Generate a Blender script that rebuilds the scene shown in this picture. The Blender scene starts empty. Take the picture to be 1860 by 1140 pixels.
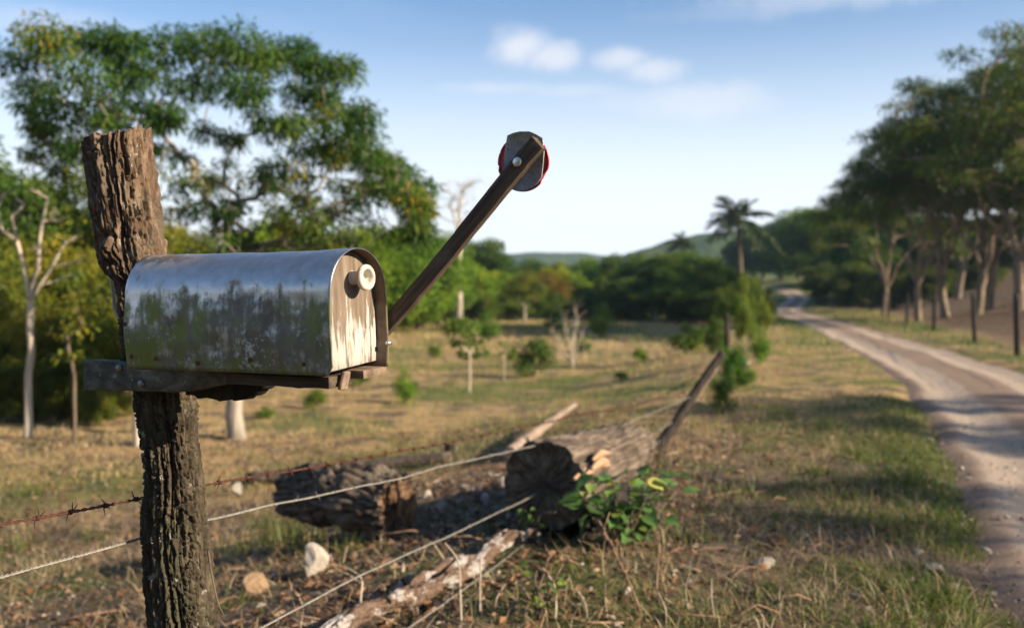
import bpy, math, random
import numpy as np
from mathutils import Vector, Matrix

# ------------------------------------------------------------------ camera, world, sun, exposure
SC = bpy.context.scene
COL = SC.collection
FPX = 1860 * 35 / 36.0
PITCH = math.atan(40 / FPX)
CAMZ = 1.4
cam = bpy.data.objects.new('camera', bpy.data.cameras.new('camera'))
COL.objects.link(cam)
cam.location = (0, 0, CAMZ)
cam.rotation_euler = (math.pi / 2 - PITCH, 0, 0)
cam.data.sensor_width = 36
cam.data.lens = 35
cam.data.clip_start = 0.05
cam.data.clip_end = 5000
cam.data.dof.use_dof = True
cam.data.dof.focus_distance = 2.12
cam.data.dof.aperture_fstop = 3.0
SC.camera = cam

SUN_EL = math.radians(25)
SUN_H = Vector((0.92, -0.38, 0)).normalized()
SUN_V = Vector((SUN_H.x * math.cos(SUN_EL), SUN_H.y * math.cos(SUN_EL), math.sin(SUN_EL)))
world = bpy.data.worlds.new('World')
SC.world = world
world.use_nodes = True
wn, wl = world.node_tree.nodes, world.node_tree.links
wn.clear()
w_out = wn.new('ShaderNodeOutputWorld')
w_bg = wn.new('ShaderNodeBackground')
w_bg.inputs['Strength'].default_value = 0.072
w_sky = wn.new('ShaderNodeTexSky')
w_sky.sky_type = 'NISHITA'
w_sky.sun_disc = False
w_sky.sun_elevation = SUN_EL
w_sky.sun_rotation = math.atan2(SUN_H.x, SUN_H.y)
w_sky.air_density = 1.0
w_sky.dust_density = 0.5
w_sky.ozone_density = 4.0


def wmath(op, a, b=None, c=None, clamp=False):
    n = wn.new('ShaderNodeMath'); n.operation = op; n.use_clamp = clamp
    for i, v in enumerate((a, b, c)):
        if v is None: continue
        if isinstance(v, (int, float)): n.inputs[i].default_value = v
        else: wl.new(v, n.inputs[i])
    return n.outputs[0]


def wstep(v, a, b):
    n = wn.new('ShaderNodeMapRange'); n.interpolation_type = 'SMOOTHSTEP'
    n.inputs['From Min'].default_value = a; n.inputs['From Max'].default_value = b
    wl.new(v, n.inputs['Value'])
    return n.outputs[0]


w_tc = wn.new('ShaderNodeTexCoord')
w_sep = wn.new('ShaderNodeSeparateXYZ'); wl.new(w_tc.outputs['Generated'], w_sep.inputs[0])


def wnoise(scale, detail, rough, vec=None, dist=0.0):
    n = wn.new('ShaderNodeTexNoise')
    n.inputs['Scale'].default_value = scale; n.inputs['Detail'].default_value = detail
    n.inputs['Roughness'].default_value = rough; n.inputs['Distortion'].default_value = dist
    wl.new(vec or w_tc.outputs['Generated'], n.inputs['Vector'])
    return n.outputs['Fac']


# thin veil over the whole sky, thicker towards the horizon, plus broken wisps and a few small cumulus
elev = w_sep.outputs['Z']
zc = wmath('MAXIMUM', elev, 0.06)
flat = wn.new('ShaderNodeCombineXYZ')
wl.new(wmath('DIVIDE', w_sep.outputs['X'], zc), flat.inputs[0])
wl.new(wmath('DIVIDE', w_sep.outputs['Y'], zc), flat.inputs[1])
wisp = wstep(wnoise(0.55, 6, 0.6, flat.outputs[0], 0.4), 0.50, 0.80)
wisp = wmath('MULTIPLY', wisp, wstep(elev, 0.02, 0.12))
veil = wmath('SUBTRACT', 1.0, wstep(elev, 0.05, 0.29))
puff_noise = wmath('MULTIPLY', wmath('SUBTRACT', wnoise(15, 6, 0.6), 0.5), 0.075)
puff_noise2 = wmath('MULTIPLY', wmath('SUBTRACT', wnoise(42, 4, 0.6), 0.5), 0.03)
puffs = None


def wdir(px, py):
    v = Vector(((px - 930) / FPX, 1.0, -(py - 570) / FPX))
    v.rotate(Matrix.Rotation(-PITCH, 3, 'X'))
    return v.normalized()


for px, py, rx, rz, amp in ((945, 86, .026, .016, 1.0), (995, 104, .026, .013, .9), (1130, 108, .024, .010, .8), (1185, 128, .026, .010, .75),
                            (900, 160, .05, .006, .4), (1040, 165, .05, .006, .4), (1270, 185, .06, .014, .55), (1180, 185, .08, .010, .25),
                            (1560, -10, .12, .014, .45), (1380, 20, .08, .008, .2), (60, 40, .09, .014, .35), (20, 150, .12, .012, .25),
                            (520, -190, .10, .02, .8), (2300, 60, .12, .02, .8), (2700, 190, .10, .02, .7), (-500, 110, .10, .02, .8), (-900, 220, .10, .02, .6)):
    c = wdir(px, py)
    sub = wn.new('ShaderNodeVectorMath'); sub.operation = 'SUBTRACT'
    wl.new(w_tc.outputs['Generated'], sub.inputs[0]); sub.inputs[1].default_value = c
    mul = wn.new('ShaderNodeVectorMath'); mul.operation = 'MULTIPLY'
    wl.new(sub.outputs[0], mul.inputs[0]); mul.inputs[1].default_value = (0.016 / rx, 0.016 / rx, 0.016 / rz)
    ln = wn.new('ShaderNodeVectorMath'); ln.operation = 'LENGTH'; wl.new(mul.outputs[0], ln.inputs[0])
    d = wmath('ADD', wmath('ADD', ln.outputs['Value'], wmath('MULTIPLY', puff_noise, .45)), wmath('MULTIPLY', puff_noise2, .45))
    m = wmath('MULTIPLY', wmath('SUBTRACT', 1.0, wstep(d, 0.003, 0.026)), amp)
    puffs = m if puffs is None else wmath('MAXIMUM', puffs, m)


def wmix(fac, a, b):
    n = wn.new('ShaderNodeMix'); n.data_type = 'RGBA'
    if isinstance(fac, float): n.inputs[0].default_value = fac
    else: wl.new(fac, n.inputs[0])
    for s, v in ((n.inputs[6], a), (n.inputs[7], b)):
        if isinstance(v, tuple): s.default_value = (*v, 1)
        else: wl.new(v, s)
    return n.outputs[2]


sky = wmix(wmath('MULTIPLY', veil, 0.88), w_sky.outputs[0], (6.6, 6.85, 7.2))
sky = wmix(wmath('MULTIPLY', wisp, 0.18), sky, (5.4, 5.6, 5.9))
sky = wmix(wmath('MULTIPLY', puffs, .75), sky, (5.6, 5.6, 5.85))
wl.new(sky, w_bg.inputs['Color'])
wl.new(w_bg.outputs[0], w_out.inputs['Surface'])

sun_l = bpy.data.lights.new('sun', 'SUN')
sun_l.energy = 5.0
sun_l.angle = math.radians(0.6)
sun_l.color = (1.0, 0.82, 0.60)
sun = bpy.data.objects.new('sun', sun_l)
sun.rotation_euler = SUN_V.to_track_quat('Z', 'Y').to_euler()
sun.location = SUN_V * 60
COL.objects.link(sun)

SC.view_settings.view_transform = 'Standard'
SC.view_settings.look = 'None'
SC.view_settings.gamma = 1
SC.view_settings.exposure = 1.3
SC.render.engine = 'CYCLES'
SC.cycles.max_bounces = 6
SC.cycles.transparent_max_bounces = 4
SC.cycles.use_denoising = True

# ------------------------------------------------------------------ helpers
rng = np.random.default_rng(11)
random.seed(11)
CF = np.array([0, math.cos(PITCH), -math.sin(PITCH)])
CU = np.array([0, math.sin(PITCH), math.cos(PITCH)])
CR = np.array([1.0, 0, 0])
CAM = np.array([0, 0, CAMZ])


def ray(px, py):
    return CF + CR * (px - 930) / FPX - CU * (py - 570) / FPX


def at(px, py, d):
    return CAM + ray(px, py) * d


def ray_plane(px, py, p0, n):
    r = ray(px, py)
    return CAM + r * (np.dot(np.asarray(p0) - CAM, n) / np.dot(r, n))


def _hash(i, j, k):
    h = (i * 374761393 + j * 668265263 + k * 2147483647 + 1013904223) & 0xFFFFFFFF
    h = ((h ^ (h >> 13)) * 1274126177) & 0xFFFFFFFF
    h = ((h ^ (h >> 16)) * 2246822519) & 0xFFFFFFFF
    return ((h ^ (h >> 15)) & 0xFFFFFF) / float(0xFFFFFF)


def vnoise(P):
    P = np.asarray(P, float)
    I = np.floor(P).astype(np.int64); f = P - I; f = f * f * (3 - 2 * f)
    r = 0
    for dx in (0, 1):
        for dy in (0, 1):
            for dz in (0, 1):
                w = (f[..., 0] if dx else 1 - f[..., 0]) * (f[..., 1] if dy else 1 - f[..., 1]) * (f[..., 2] if dz else 1 - f[..., 2])
                r = r + w * _hash(I[..., 0] + dx, I[..., 1] + dy, I[..., 2] + dz)
    return r


def fbm(P, o=4, g=0.5):
    P = np.asarray(P, float); a, s, t = 1.0, 0, 0
    for i in range(o):
        s = s + a * vnoise(P * (2.03 ** i) + 17.3 * i); t += a; a *= g
    return s / t


def worley(u, v):
    iu, iv = np.floor(u).astype(np.int64), np.floor(v).astype(np.int64)
    d1 = np.full(u.shape, 9.0); d2 = np.full(u.shape, 9.0)
    for a in (-1, 0, 1):
        for b in (-1, 0, 1):
            cu = iu + a + _hash(iu + a, iv + b, iu * 0 + 3); cv = iv + b + _hash(iu + a, iv + b, iu * 0 + 7)
            d = np.hypot(cu - u, cv - v)
            n1 = np.minimum(d1, d); d2 = np.minimum(d2, np.maximum(d1, d)); d1 = n1
    return d1, d2


def sstep(x, a, b):
    t = np.clip((np.asarray(x, float) - a) / (b - a), 0, 1)
    return t * t * (3 - 2 * t)


def mesh_np(name, V, faces, mat=None, smooth=False, attrs=None):
    """faces: list of (n,k) int arrays"""
    V = np.asarray(V, np.float32).reshape(-1, 3)
    if isinstance(faces, np.ndarray): faces = [faces]
    me = bpy.data.meshes.new(name)
    me.vertices.add(len(V)); me.vertices.foreach_set('co', V.ravel())
    tot = np.concatenate([np.full(len(f), f.shape[1], np.int32) for f in faces])
    loops = np.concatenate([f.ravel() for f in faces]).astype(np.int32)
    me.loops.add(len(loops)); me.loops.foreach_set('vertex_index', loops)
    me.polygons.add(len(tot))
    st = np.concatenate([[0], np.cumsum(tot)[:-1]]).astype(np.int32)
    me.polygons.foreach_set('loop_start', st)
    if smooth: me.polygons.foreach_set('use_smooth', np.ones(len(tot), bool))
    me.update(calc_edges=True)
    for k, a in (attrs or {}).items():
        at_ = me.attributes.new(k, 'FLOAT', 'POINT'); at_.data.foreach_set('value', np.asarray(a, np.float32))
    if mat: me.materials.append(mat)
    return me


def obj(name, me, parent=None, label=None, cat=None, group=None, kind=None, loc=None):
    o = bpy.data.objects.new(name, me); COL.objects.link(o)
    if loc is not None: o.location = loc
    if parent: o.parent = parent
    if label: o['label'] = label
    if cat: o['category'] = cat
    if group: o['group'] = group
    if kind: o['kind'] = kind
    return o


def thing(name, label, cat, loc=(0, 0, 0), group=None, rz=0, sc=1):
    o = obj(name, None, None, label, cat, group, None, loc)
    o.empty_display_size = 0.1
    o.rotation_euler = (0, 0, rz)
    o.scale = (sc, sc, sc) if isinstance(sc, (int, float)) else sc
    return o


def grid_faces(nu, nv, wrap_u=False):
    a = np.arange(nv - 1)[:, None] * nu
    c = np.arange(nu if wrap_u else nu - 1)[None, :]
    c2 = (c + 1) % nu
    return np.stack([a + c, a + c2, a + nu + c2, a + nu + c], -1).reshape(-1, 4)


def tube(path, rad, sides=8, caps=True, squash=None):
    """swept tube: path (n,3), rad scalar / (n,) -> V, faces list"""
    path = np.asarray(path, float); n = len(path)
    rad = np.broadcast_to(np.asarray(rad, float), (n,))
    T = np.gradient(path, axis=0); T /= np.linalg.norm(T, axis=1)[:, None] + 1e-12
    ref = np.array([0, 0, 1.0]) if abs(T[0, 2]) < .9 else np.array([1.0, 0, 0])
    V = np.zeros((n, sides, 3)); th = np.arange(sides) / sides * 2 * np.pi
    u = np.cross(ref, T[0]); u /= np.linalg.norm(u)
    for i in range(n):
        u = u - T[i] * np.dot(u, T[i]); u /= np.linalg.norm(u); w = np.cross(T[i], u)
        V[i] = path[i] + rad[i] * (np.cos(th)[:, None] * u + np.sin(th)[:, None] * w)
    f = [grid_faces(sides, n, True)]
    if caps:
        f.append(np.arange(sides)[::-1][None, :].copy()); f.append(((n - 1) * sides + np.arange(sides))[None, :])
    return V.reshape(-1, 3), f


def join(parts):
    """list of (V, faces list) -> V, faces list"""
    Vs, by, off = [], {}, 0
    for V, fs in parts:
        Vs.append(V)
        for f in fs: by.setdefault(f.shape[1], []).append(f + off)
        off += len(V)
    return np.concatenate(Vs), [np.concatenate(v) for v in by.values()]


# ------------------------------------------------------------------ materials
class Mat:
    def __init__(s, name):
        s.m = bpy.data.materials.new(name); s.m.use_nodes = True
        s.n, s.l = s.m.node_tree.nodes, s.m.node_tree.links
        s.n.clear(); s.out = s.n.new('ShaderNodeOutputMaterial')
        s.tc = s.n.new('ShaderNodeTexCoord'); s.obj = s.tc.outputs['Object']

    def _set(s, sock, v):
        if v is None: return
        if isinstance(v, (int, float)): sock.default_value = v
        elif isinstance(v, tuple): sock.default_value = (*v, 1) if len(v) == 3 and sock.type == 'RGBA' else v
        else: s.l.new(v, sock)

    def mapping(s, scale=(1, 1, 1), rot=(0, 0, 0), vec=None):
        n = s.n.new('ShaderNodeMapping'); n.inputs['Scale'].default_value = scale; n.inputs['Rotation'].default_value = rot
        s.l.new(vec or s.obj, n.inputs['Vector']); return n.outputs[0]

    def noise(s, scale, detail=4, rough=.55, vec=None, dist=0):
        n = s.n.new('ShaderNodeTexNoise')
        n.inputs['Scale'].default_value = scale; n.inputs['Detail'].default_value = detail
        n.inputs['Roughness'].default_value = rough; n.inputs['Distortion'].default_value = dist
        s.l.new(vec or s.obj, n.inputs['Vector']); return n.outputs['Fac']

    def voro(s, scale, vec=None, feature='F1', rand=1):
        n = s.n.new('ShaderNodeTexVoronoi'); n.feature = feature; n.inputs['Scale'].default_value = scale
        n.inputs['Randomness'].default_value = rand
        s.l.new(vec or s.obj, n.inputs['Vector']); return n.outputs['Distance']

    def math(s, op, a, b=None, c=None, clamp=False):
        n = s.n.new('ShaderNodeMath'); n.operation = op; n.use_clamp = clamp
        for i, v in enumerate((a, b, c)): s._set(n.inputs[i], v)
        return n.outputs[0]

    def step(s, v, a, b, lo=0.0, hi=1.0):
        n = s.n.new('ShaderNodeMapRange'); n.interpolation_type = 'SMOOTHSTEP'
        n.inputs['From Min'].default_value = a; n.inputs['From Max'].default_value = b
        n.inputs['To Min'].default_value = lo; n.inputs['To Max'].default_value = hi
        s._set(n.inputs['Value'], v); return n.outputs[0]

    def ramp(s, fac, stops):
        n = s.n.new('ShaderNodeValToRGB'); e = n.color_ramp.elements
        while len(e) < len(stops): e.new(0.5)
        for el, (p, c) in zip(e, stops): el.position = p; el.color = (*c, 1)
        s._set(n.inputs[0], fac); return n.outputs[0]

    def mix(s, fac, a, b, mode='MIX'):
        n = s.n.new('ShaderNodeMix'); n.data_type = 'RGBA'; n.blend_type = mode
        s._set(n.inputs[0], fac); s._set(n.inputs[6], a); s._set(n.inputs[7], b); return n.outputs[2]

    def attr(s, name):
        n = s.n.new('ShaderNodeAttribute'); n.attribute_name = name; return n.outputs['Fac']

    def xyz(s, i, vec=None):
        n = s.n.new('ShaderNodeSeparateXYZ'); s.l.new(vec or s.obj, n.inputs[0]); return n.outputs[i]

    def bump(s, h, strength=.5, dist=.01, normal=None):
        n = s.n.new('ShaderNodeBump'); n.inputs['Strength'].default_value = strength; n.inputs['Distance'].default_value = dist
        s.l.new(h, n.inputs['Height'])
        if normal: s.l.new(normal, n.inputs['Normal'])
        return n.outputs[0]

    def pbr(s, col, rough=.8, metal=0.0, normal=None, spec=.4):
        b = s.n.new('ShaderNodeBsdfPrincipled')
        s._set(b.inputs['Base Color'], col); s._set(b.inputs['Roughness'], rough); s._set(b.inputs['Metallic'], metal)
        b.inputs['Specular IOR Level'].default_value = spec
        if normal: s.l.new(normal, b.inputs['Normal'])
        s.l.new(b.outputs[0], s.out.inputs['Surface']); return s.m

    def leaf(s, col, trans=.35):
        d = s.n.new('ShaderNodeBsdfPrincipled'); t = s.n.new('ShaderNodeBsdfTranslucent'); mx = s.n.new('ShaderNodeMixShader')
        s._set(d.inputs['Base Color'], col); d.inputs['Roughness'].default_value = .55; d.inputs['Specular IOR Level'].default_value = .25
        s._set(t.inputs['Color'], s.mix(.6, col, (.35, .42, .05), 'MIX') if False else col)
        mx.inputs[0].default_value = trans
        s.l.new(d.outputs[0], mx.inputs[1]); s.l.new(t.outputs[0], mx.inputs[2]); s.l.new(mx.outputs[0], s.out.inputs['Surface'])
        return s.m

    def objcolor(s):
        return s.n.new('ShaderNodeObjectInfo').outputs['Color']


def leaf_mat(name, stops, trans=.35):
    m = Mat(name)
    c = m.ramp(m.attr('rnd'), stops)
    return m.leaf(m.mix(1.0, c, m.objcolor(), 'MULTIPLY'), trans)


def wood_mat(name, c_dark, c_mid, c_light, lichen=None, scale=1.0, stretch=(1, 1, .12), rough=.85, bump=.6, bd=.004):
    m = Mat(name)
    v = m.mapping(tuple(x * scale for x in stretch))
    n1 = m.noise(45, 6, .62, v, .3); n2 = m.noise(6 * scale, 4, .6)
    c = m.ramp(n1, [(.30, c_dark), (.5, c_mid), (.72, c_light)])
    c = m.mix(m.step(n2, .35, .7), c, m.mix(.55, c, c_dark), 'MIX')
    if lichen:
        c = m.mix(m.math('MULTIPLY', m.step(m.noise(28 * scale, 5, .7), .60, .68), m.step(m.noise(5 * scale, 2), .45, .6)), c, lichen)
    nb = m.bump(n1, bump, bd)
    nb = m.bump(m.noise(160 * scale, 3, .6, v), bump * .6, bd * .4, nb)
    return m.pbr(c, rough, 0, nb, .25)


M = {}
M['bark_pale'] = wood_mat('bark_pale', (.25, .21, .16), (.42, .36, .28), (.55, .48, .38), None, .3)
M['bark'] = wood_mat('bark', (.05, .038, .028), (.12, .09, .062), (.2, .155, .11), None, .3)
M['bark_tan'] = wood_mat('bark_tan', (.10, .075, .05), (.20, .155, .11), (.32, .26, .19), None, .3)
M['bark_grey'] = wood_mat('bark_grey', (.12, .105, .085), (.26, .23, .19), (.38, .35, .30), None, .3)
M['leaf_feather'] = leaf_mat('leaf_feather', [(0, (.020, .055, .010)), (.45, (.042, .105, .014)), (.8, (.09, .16, .018)), (.93, (.17, .20, .02)), (1, (.38, .27, .02))], .45)
M['leaf_dense'] = leaf_mat('leaf_dense', [(0, (.030, .07, .010)), (.5, (.075, .14, .018)), (.85, (.15, .22, .025)), (1, (.26, .27, .035))], .45)
M['leaf_yellow'] = leaf_mat('leaf_yellow', [(0, (.06, .09, .010)), (.4, (.13, .16, .014)), (.75, (.24, .22, .018)), (1, (.38, .30, .022))], .45)
M['leaf_bright'] = leaf_mat('leaf_bright', [(0, (.045, .095, .012)), (.5, (.085, .17, .018)), (.85, (.16, .25, .025)), (1, (.25, .28, .03))], .45)
M['leaf_umbrella'] = leaf_mat('leaf_umbrella', [(0, (.018, .045, .008)), (.45, (.045, .085, .012)), (.75, (.09, .12, .014)), (.92, (.19, .15, .018)), (1, (.34, .22, .02))], .45)
M['palm_leaf'] = leaf_mat('palm_leaf', [(0, (.018, .034, .012)), (.5, (.035, .06, .018)), (1, (.075, .10, .03))], .3)
M['grass'] = leaf_mat('grass', [(0, (.04, .072, .015)), (.45, (.08, .12, .024)), (.75, (.15, .175, .04)), (1, (.32, .28, .09))], .4)
M['straw'] = leaf_mat('straw', [(0, (.16, .105, .055)), (.5, (.33, .235, .125)), (.85, (.46, .36, .21)), (1, (.56, .48, .34))], .25)
M['dead_leaf'] = leaf_mat('dead_leaf', [(0, (.05, .03, .02)), (.5, (.14, .075, .04)), (.8, (.26, .14, .07)), (.95, (.36, .28, .2)), (1, (.5, .46, .4))], .15)
M['field_grass'] = leaf_mat('field_grass', [(0, (.06, .13, .018)), (.3, (.14, .20, .03)), (.55, (.30, .26, .07)), (.85, (.40, .28, .12)), (1, (.48, .38, .2))], .3)

# ------------------------------------------------------------------ terrain
ROAD_PX = [(2950, 1420, 2.3), (2375, 1140, 4.15), (2068, 900, 6.84), (1858, 745, 11.8), (1708, 664, 18.9), (1532, 598, 37), (1466, 577, 54), (1432, 566, 68), (1428, 560, 78),
           (1440, 553, 87), (1450, 542, 98), (1438, 529, 112), (1408, 519, 128), (1370, 515, 150)]


def xf(y):  # fence line between verge and field
    return -1.28 + .288 * y


def xR(y):  # fence line beyond the road
    return 4.75 + .29 * y


def base_z(x, y):
    x = np.asarray(x, float); y = np.asarray(y, float)
    z = -.6 * sstep(xf(y) - x, -.2, 4.2) * sstep(y, -6, 4)
    s = x - xR(y) - .6
    z = z + .24 * np.where(s > 0, np.sqrt(s * s + 2) - 1.414, 0) * sstep(y, -5, 18) * (1 - .5 * sstep(s, 10, 60))
    far = np.clip(y - 74, 0, None)
    z = z + .042 * (np.sqrt(far * far + 36) - 6) * sstep(x, -10, 24) * (1 - .75 * sstep(y, 150, 500))
    P = np.stack([x * .35, y * .35, x * 0], -1)
    z = z + (fbm(P, 3) - .5) * .14 * sstep(np.hypot(x, y), 2, 9)
    P = np.stack([x * .02, y * .02, x * 0 + 5], -1)
    z = z + (fbm(P, 3) - .5) * .7 * sstep(y, 85, 200)
    return z


def bz(x, y):
    return float(base_z(np.array([x]), np.array([y]))[0])


road_c = np.array([at(px, py, d)[:2] for px, py, d in ROAD_PX])
road_c = np.vstack([[road_c[0] + (road_c[0] - road_c[1]) * 3], road_c])


def spline(P, n):
    P = np.asarray(P, float)
    Q = np.vstack([2 * P[0] - P[1], P, 2 * P[-1] - P[-2]]); out = []
    for i in range(1, len(Q) - 2):
        for t in np.linspace(0, 1, n, endpoint=False):
            a, b, c, d = Q[i - 1], Q[i], Q[i + 1], Q[i + 2]
            out.append(.5 * (2 * b + (c - a) * t + (2 * a - 5 * b + 4 * c - d) * t * t + (3 * b - a - 3 * c + d) * t ** 3))
    out.append(P[-1])
    return np.array(out)


ROAD = spline(road_c, 40)
ROAD_HALF = 1.22


def road_dist(x, y):
    x = np.asarray(x, float).ravel(); y = np.asarray(y, float).ravel()
    d = np.full(len(x), 1e9)
    R_ = ROAD[::4]
    for i in range(0, len(x), 20000):
        dx = x[i:i + 20000, None] - R_[None, :, 0]; dy = y[i:i + 20000, None] - R_[None, :, 1]
        d[i:i + 20000] = np.sqrt((dx * dx + dy * dy).min(1))
    return d


def ground_hit(px, py, dmax=220):
    r = ray(px, py)
    ds = np.concatenate([np.linspace(2.5, 30, 1100), np.linspace(30, dmax, 1200)])
    P = CAM + ds[:, None] * r
    below = np.where(P[:, 2] < base_z(P[:, 0], P[:, 1]))[0]
    if len(below) == 0: return P[-1]
    p = P[below[0]].copy(); p[2] = bz(p[0], p[1]); return p


# polar sheet: fine near the camera, reaching the horizon
ths = np.concatenate([np.radians(np.linspace(-40, 40, 420)), np.radians(np.linspace(41, 319, 90))])
rs = np.concatenate([[0.05], np.geomspace(.8, 1050, 330)])
TH, RR = np.meshgrid(ths, rs)
gx, gy = RR * np.sin(TH), RR * np.cos(TH)
gz = base_z(gx.ravel(), gy.ravel()).reshape(gx.shape)
rd = road_dist(gx, gy).reshape(gx.shape)
gz -= .09 * (1 - sstep(rd, ROAD_HALF * .7, ROAD_HALF * 1.25))
near = (1 - sstep(RR, 12, 30)) * sstep(rd, ROAD_HALF, ROAD_HALF + .5)
gz += near * (fbm(np.stack([gx * 3, gy * 3, gx * 0], -1), 4) - .5) * .09
m = Mat('ground_soil')
n_big = m.noise(.35, 4, .6); n_mid = m.noise(1.7, 5, .6); n_fine = m.noise(22, 5, .7)
soil = m.ramp(n_fine, [(.25, (.035, .026, .019)), (.5, (.095, .072, .052)), (.75, (.21, .165, .125))])
dry = m.ramp(n_fine, [(.2, (.20, .135, .06)), (.6, (.36, .25, .12)), (.85, (.48, .36, .2))])
grn = m.ramp(n_fine, [(.2, (.035, .055, .012)), (.6, (.075, .105, .022)), (.85, (.15, .17, .04))])
far_m = m.step(m.xyz(1), 6.5, 12)
c = m.mix(m.math('MULTIPLY', far_m, m.step(n_mid, .36, .56)), soil, dry)
c = m.mix(m.math('MULTIPLY', m.step(n_big, .46, .62), .75), c, grn)
c = m.mix(m.math('MULTIPLY', m.step(m.xyz(1), 72, 90), .85), c, grn)
bank = m.step(m.math('SUBTRACT', m.xyz(0), m.math('MULTIPLY_ADD', m.xyz(1), .29, 4.9)), 0.0, 1.5)
c = m.mix(m.math('MULTIPLY', bank, .85), c, m.ramp(n_fine, [(.2, (.07, .045, .032)), (.6, (.15, .10, .07)), (.85, (.23, .16, .11))]))
nb = m.bump(n_fine, .8, .03); nb = m.bump(m.noise(110, 4, .7), .6, .01, nb)
ground_m = m.pbr(c, .95, 0, nb, .15)
V = np.stack([gx, gy, gz], -1).reshape(-1, 3)
obj('ground', mesh_np('ground', V, grid_faces(len(ths), len(rs), True)[:, ::-1].copy(), ground_m, True), kind='structure')

# road sheet with ragged edges and shallow wheel ruts
tg = np.gradient(ROAD, axis=0); tg /= np.linalg.norm(tg, axis=1)[:, None]
nr = np.stack([tg[:, 1], -tg[:, 0]], -1)
us = np.linspace(-1, 1, 31)
al = np.concatenate([[0], np.cumsum(np.linalg.norm(np.diff(ROAD, axis=0), axis=1))])
edge = 1 + .22 * (fbm(np.stack([al * 1.3, al * 0, al * 0], -1), 5) - .5)
edge2 = 1 + .22 * (fbm(np.stack([al * 1.3, al * 0 + 9, al * 0], -1), 5) - .5)
hw = np.where(us[None, :] < 0, edge[:, None], edge2[:, None]) * ROAD_HALF
rx = ROAD[:, 0, None] + nr[:, 0, None] * us * hw; ry = ROAD[:, 1, None] + nr[:, 1, None] * us * hw
rz = base_z(rx.ravel(), ry.ravel()).reshape(rx.shape)
rz += -.012 - .06 * sstep(np.abs(us), .78, 1.0)[None, :] - (.035 * np.exp(-((np.abs(us) - .52) / .18) ** 2))[None, :]
rz += (fbm(np.stack([rx * 4, ry * 4, rx * 0], -1), 3) - .5) * .018
m = Mat('road_dirt')
u_ = m.attr('u')
n1 = m.noise(1.2, 5, .6); n2 = m.noise(30, 5, .75)
tr = m.math('ADD', m.step(m.math('ABSOLUTE', m.math('SUBTRACT', m.math('ABSOLUTE', u_), .52)), .12, .36), m.math('MULTIPLY', m.math('SUBTRACT', n1, .5), .9))
c = m.mix(m.step(tr, .1, .9), (.44, .355, .275), (.25, .18, .13))
c = m.mix(m.step(n2, .3, .75), m.mix(.45, c, (.10, .08, .065)), c)
c = m.mix(m.step(m.noise(55, 3, .6), .66, .72), c, (.5, .45, .38))
nb = m.bump(n2, .9, .02); nb = m.bump(m.noise(90, 3, .7), .7, .008, nb)
road_m = m.pbr(c, .93, 0, nb, .2)
V = np.stack([rx, ry, rz], -1).reshape(-1, 3)
obj('road', mesh_np('road', V, grid_faces(31, len(ROAD))[:, ::-1].copy(), road_m, True, {'u': np.tile(us, len(ROAD))}), kind='structure')

# ------------------------------------------------------------------ hills on the horizon
m = Mat('hill_wood')
hn = m.noise(.05, 6, .7)
hill_m = m.pbr(m.ramp(hn, [(.3, (.022, .04, .012)), (.55, (.05, .075, .02)), (.75, (.10, .11, .035))]), 1.0, 0, m.bump(m.noise(.12, 5, .7), 1.0, 3.0), .1)


def hill(name, d, prof, depth):
    """prof: list of (px, py) crest seen at distance d; a rounded ridge running across the view"""
    px = np.linspace(prof[0][0], prof[-1][0], 160)
    py = np.interp(px, [p[0] for p in prof], [p[1] for p in prof])
    py = np.convolve(np.pad(py, 6, mode='edge'), np.ones(13) / 13, 'valid')
    crest = np.array([at(a, b, d) for a, b in zip(px, py)])
    ts = np.linspace(-1, 1, 34)
    X = crest[:, 0][:, None] + 0 * ts; Y = crest[:, 1][:, None] + ts * depth
    Z = -3 + (crest[:, 2][:, None] + 3) * (1 - sstep(np.abs(ts), .0, 1.0))
    Z += (fbm(np.stack([X * .05, Y * .05, X * 0], -1), 4) - .5) * 6 * (Z > 0) * np.clip(Z / 10, 0, 1)
    obj(name, mesh_np(name, np.stack([X, Y, Z], -1).reshape(-1, 3), grid_faces(34, 160), hill_m, True), kind='structure')


hill('hills', 880, [(300, 520), (700, 480), (860, 470), (930, 462), (1000, 457), (1060, 461), (1120, 464), (1180, 468), (1300, 480), (1500, 520)], 150)
hill('hills', 480, [(1020, 515), (1090, 478), (1150, 455), (1210, 437), (1270, 427), (1330, 420), (1420, 410), (1550, 400), (1750, 395), (2200, 410), (2700, 480)], 110)

# ------------------------------------------------------------------ plants
def leaf_quads(P, D, L, Wd, r, fold=.25, droop=.35):
    """P base (n,3), D unit dirs, L lengths, Wd widths -> V, quads (4 verts a leaf)"""
    n = len(P)
    up = r.normal(size=(n, 3)) * .6 + np.array([0, 0, 1.0])
    S = np.cross(D, up); S /= np.linalg.norm(S, axis=1)[:, None] + 1e-9
    N = np.cross(S, D)
    L = L[:, None]; Wd = Wd[:, None]
    mid = P + D * L * .5
    tip = P + D * L - np.array([0, 0, 1.0]) * L * droop * r.random((n, 1))
    V = np.stack([P, mid + S * Wd * .5 + N * Wd * fold, tip, mid - S * Wd * .5 + N * Wd * fold], 1)
    return V.reshape(-1, 3), np.arange(4 * n).reshape(-1, 4)


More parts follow.
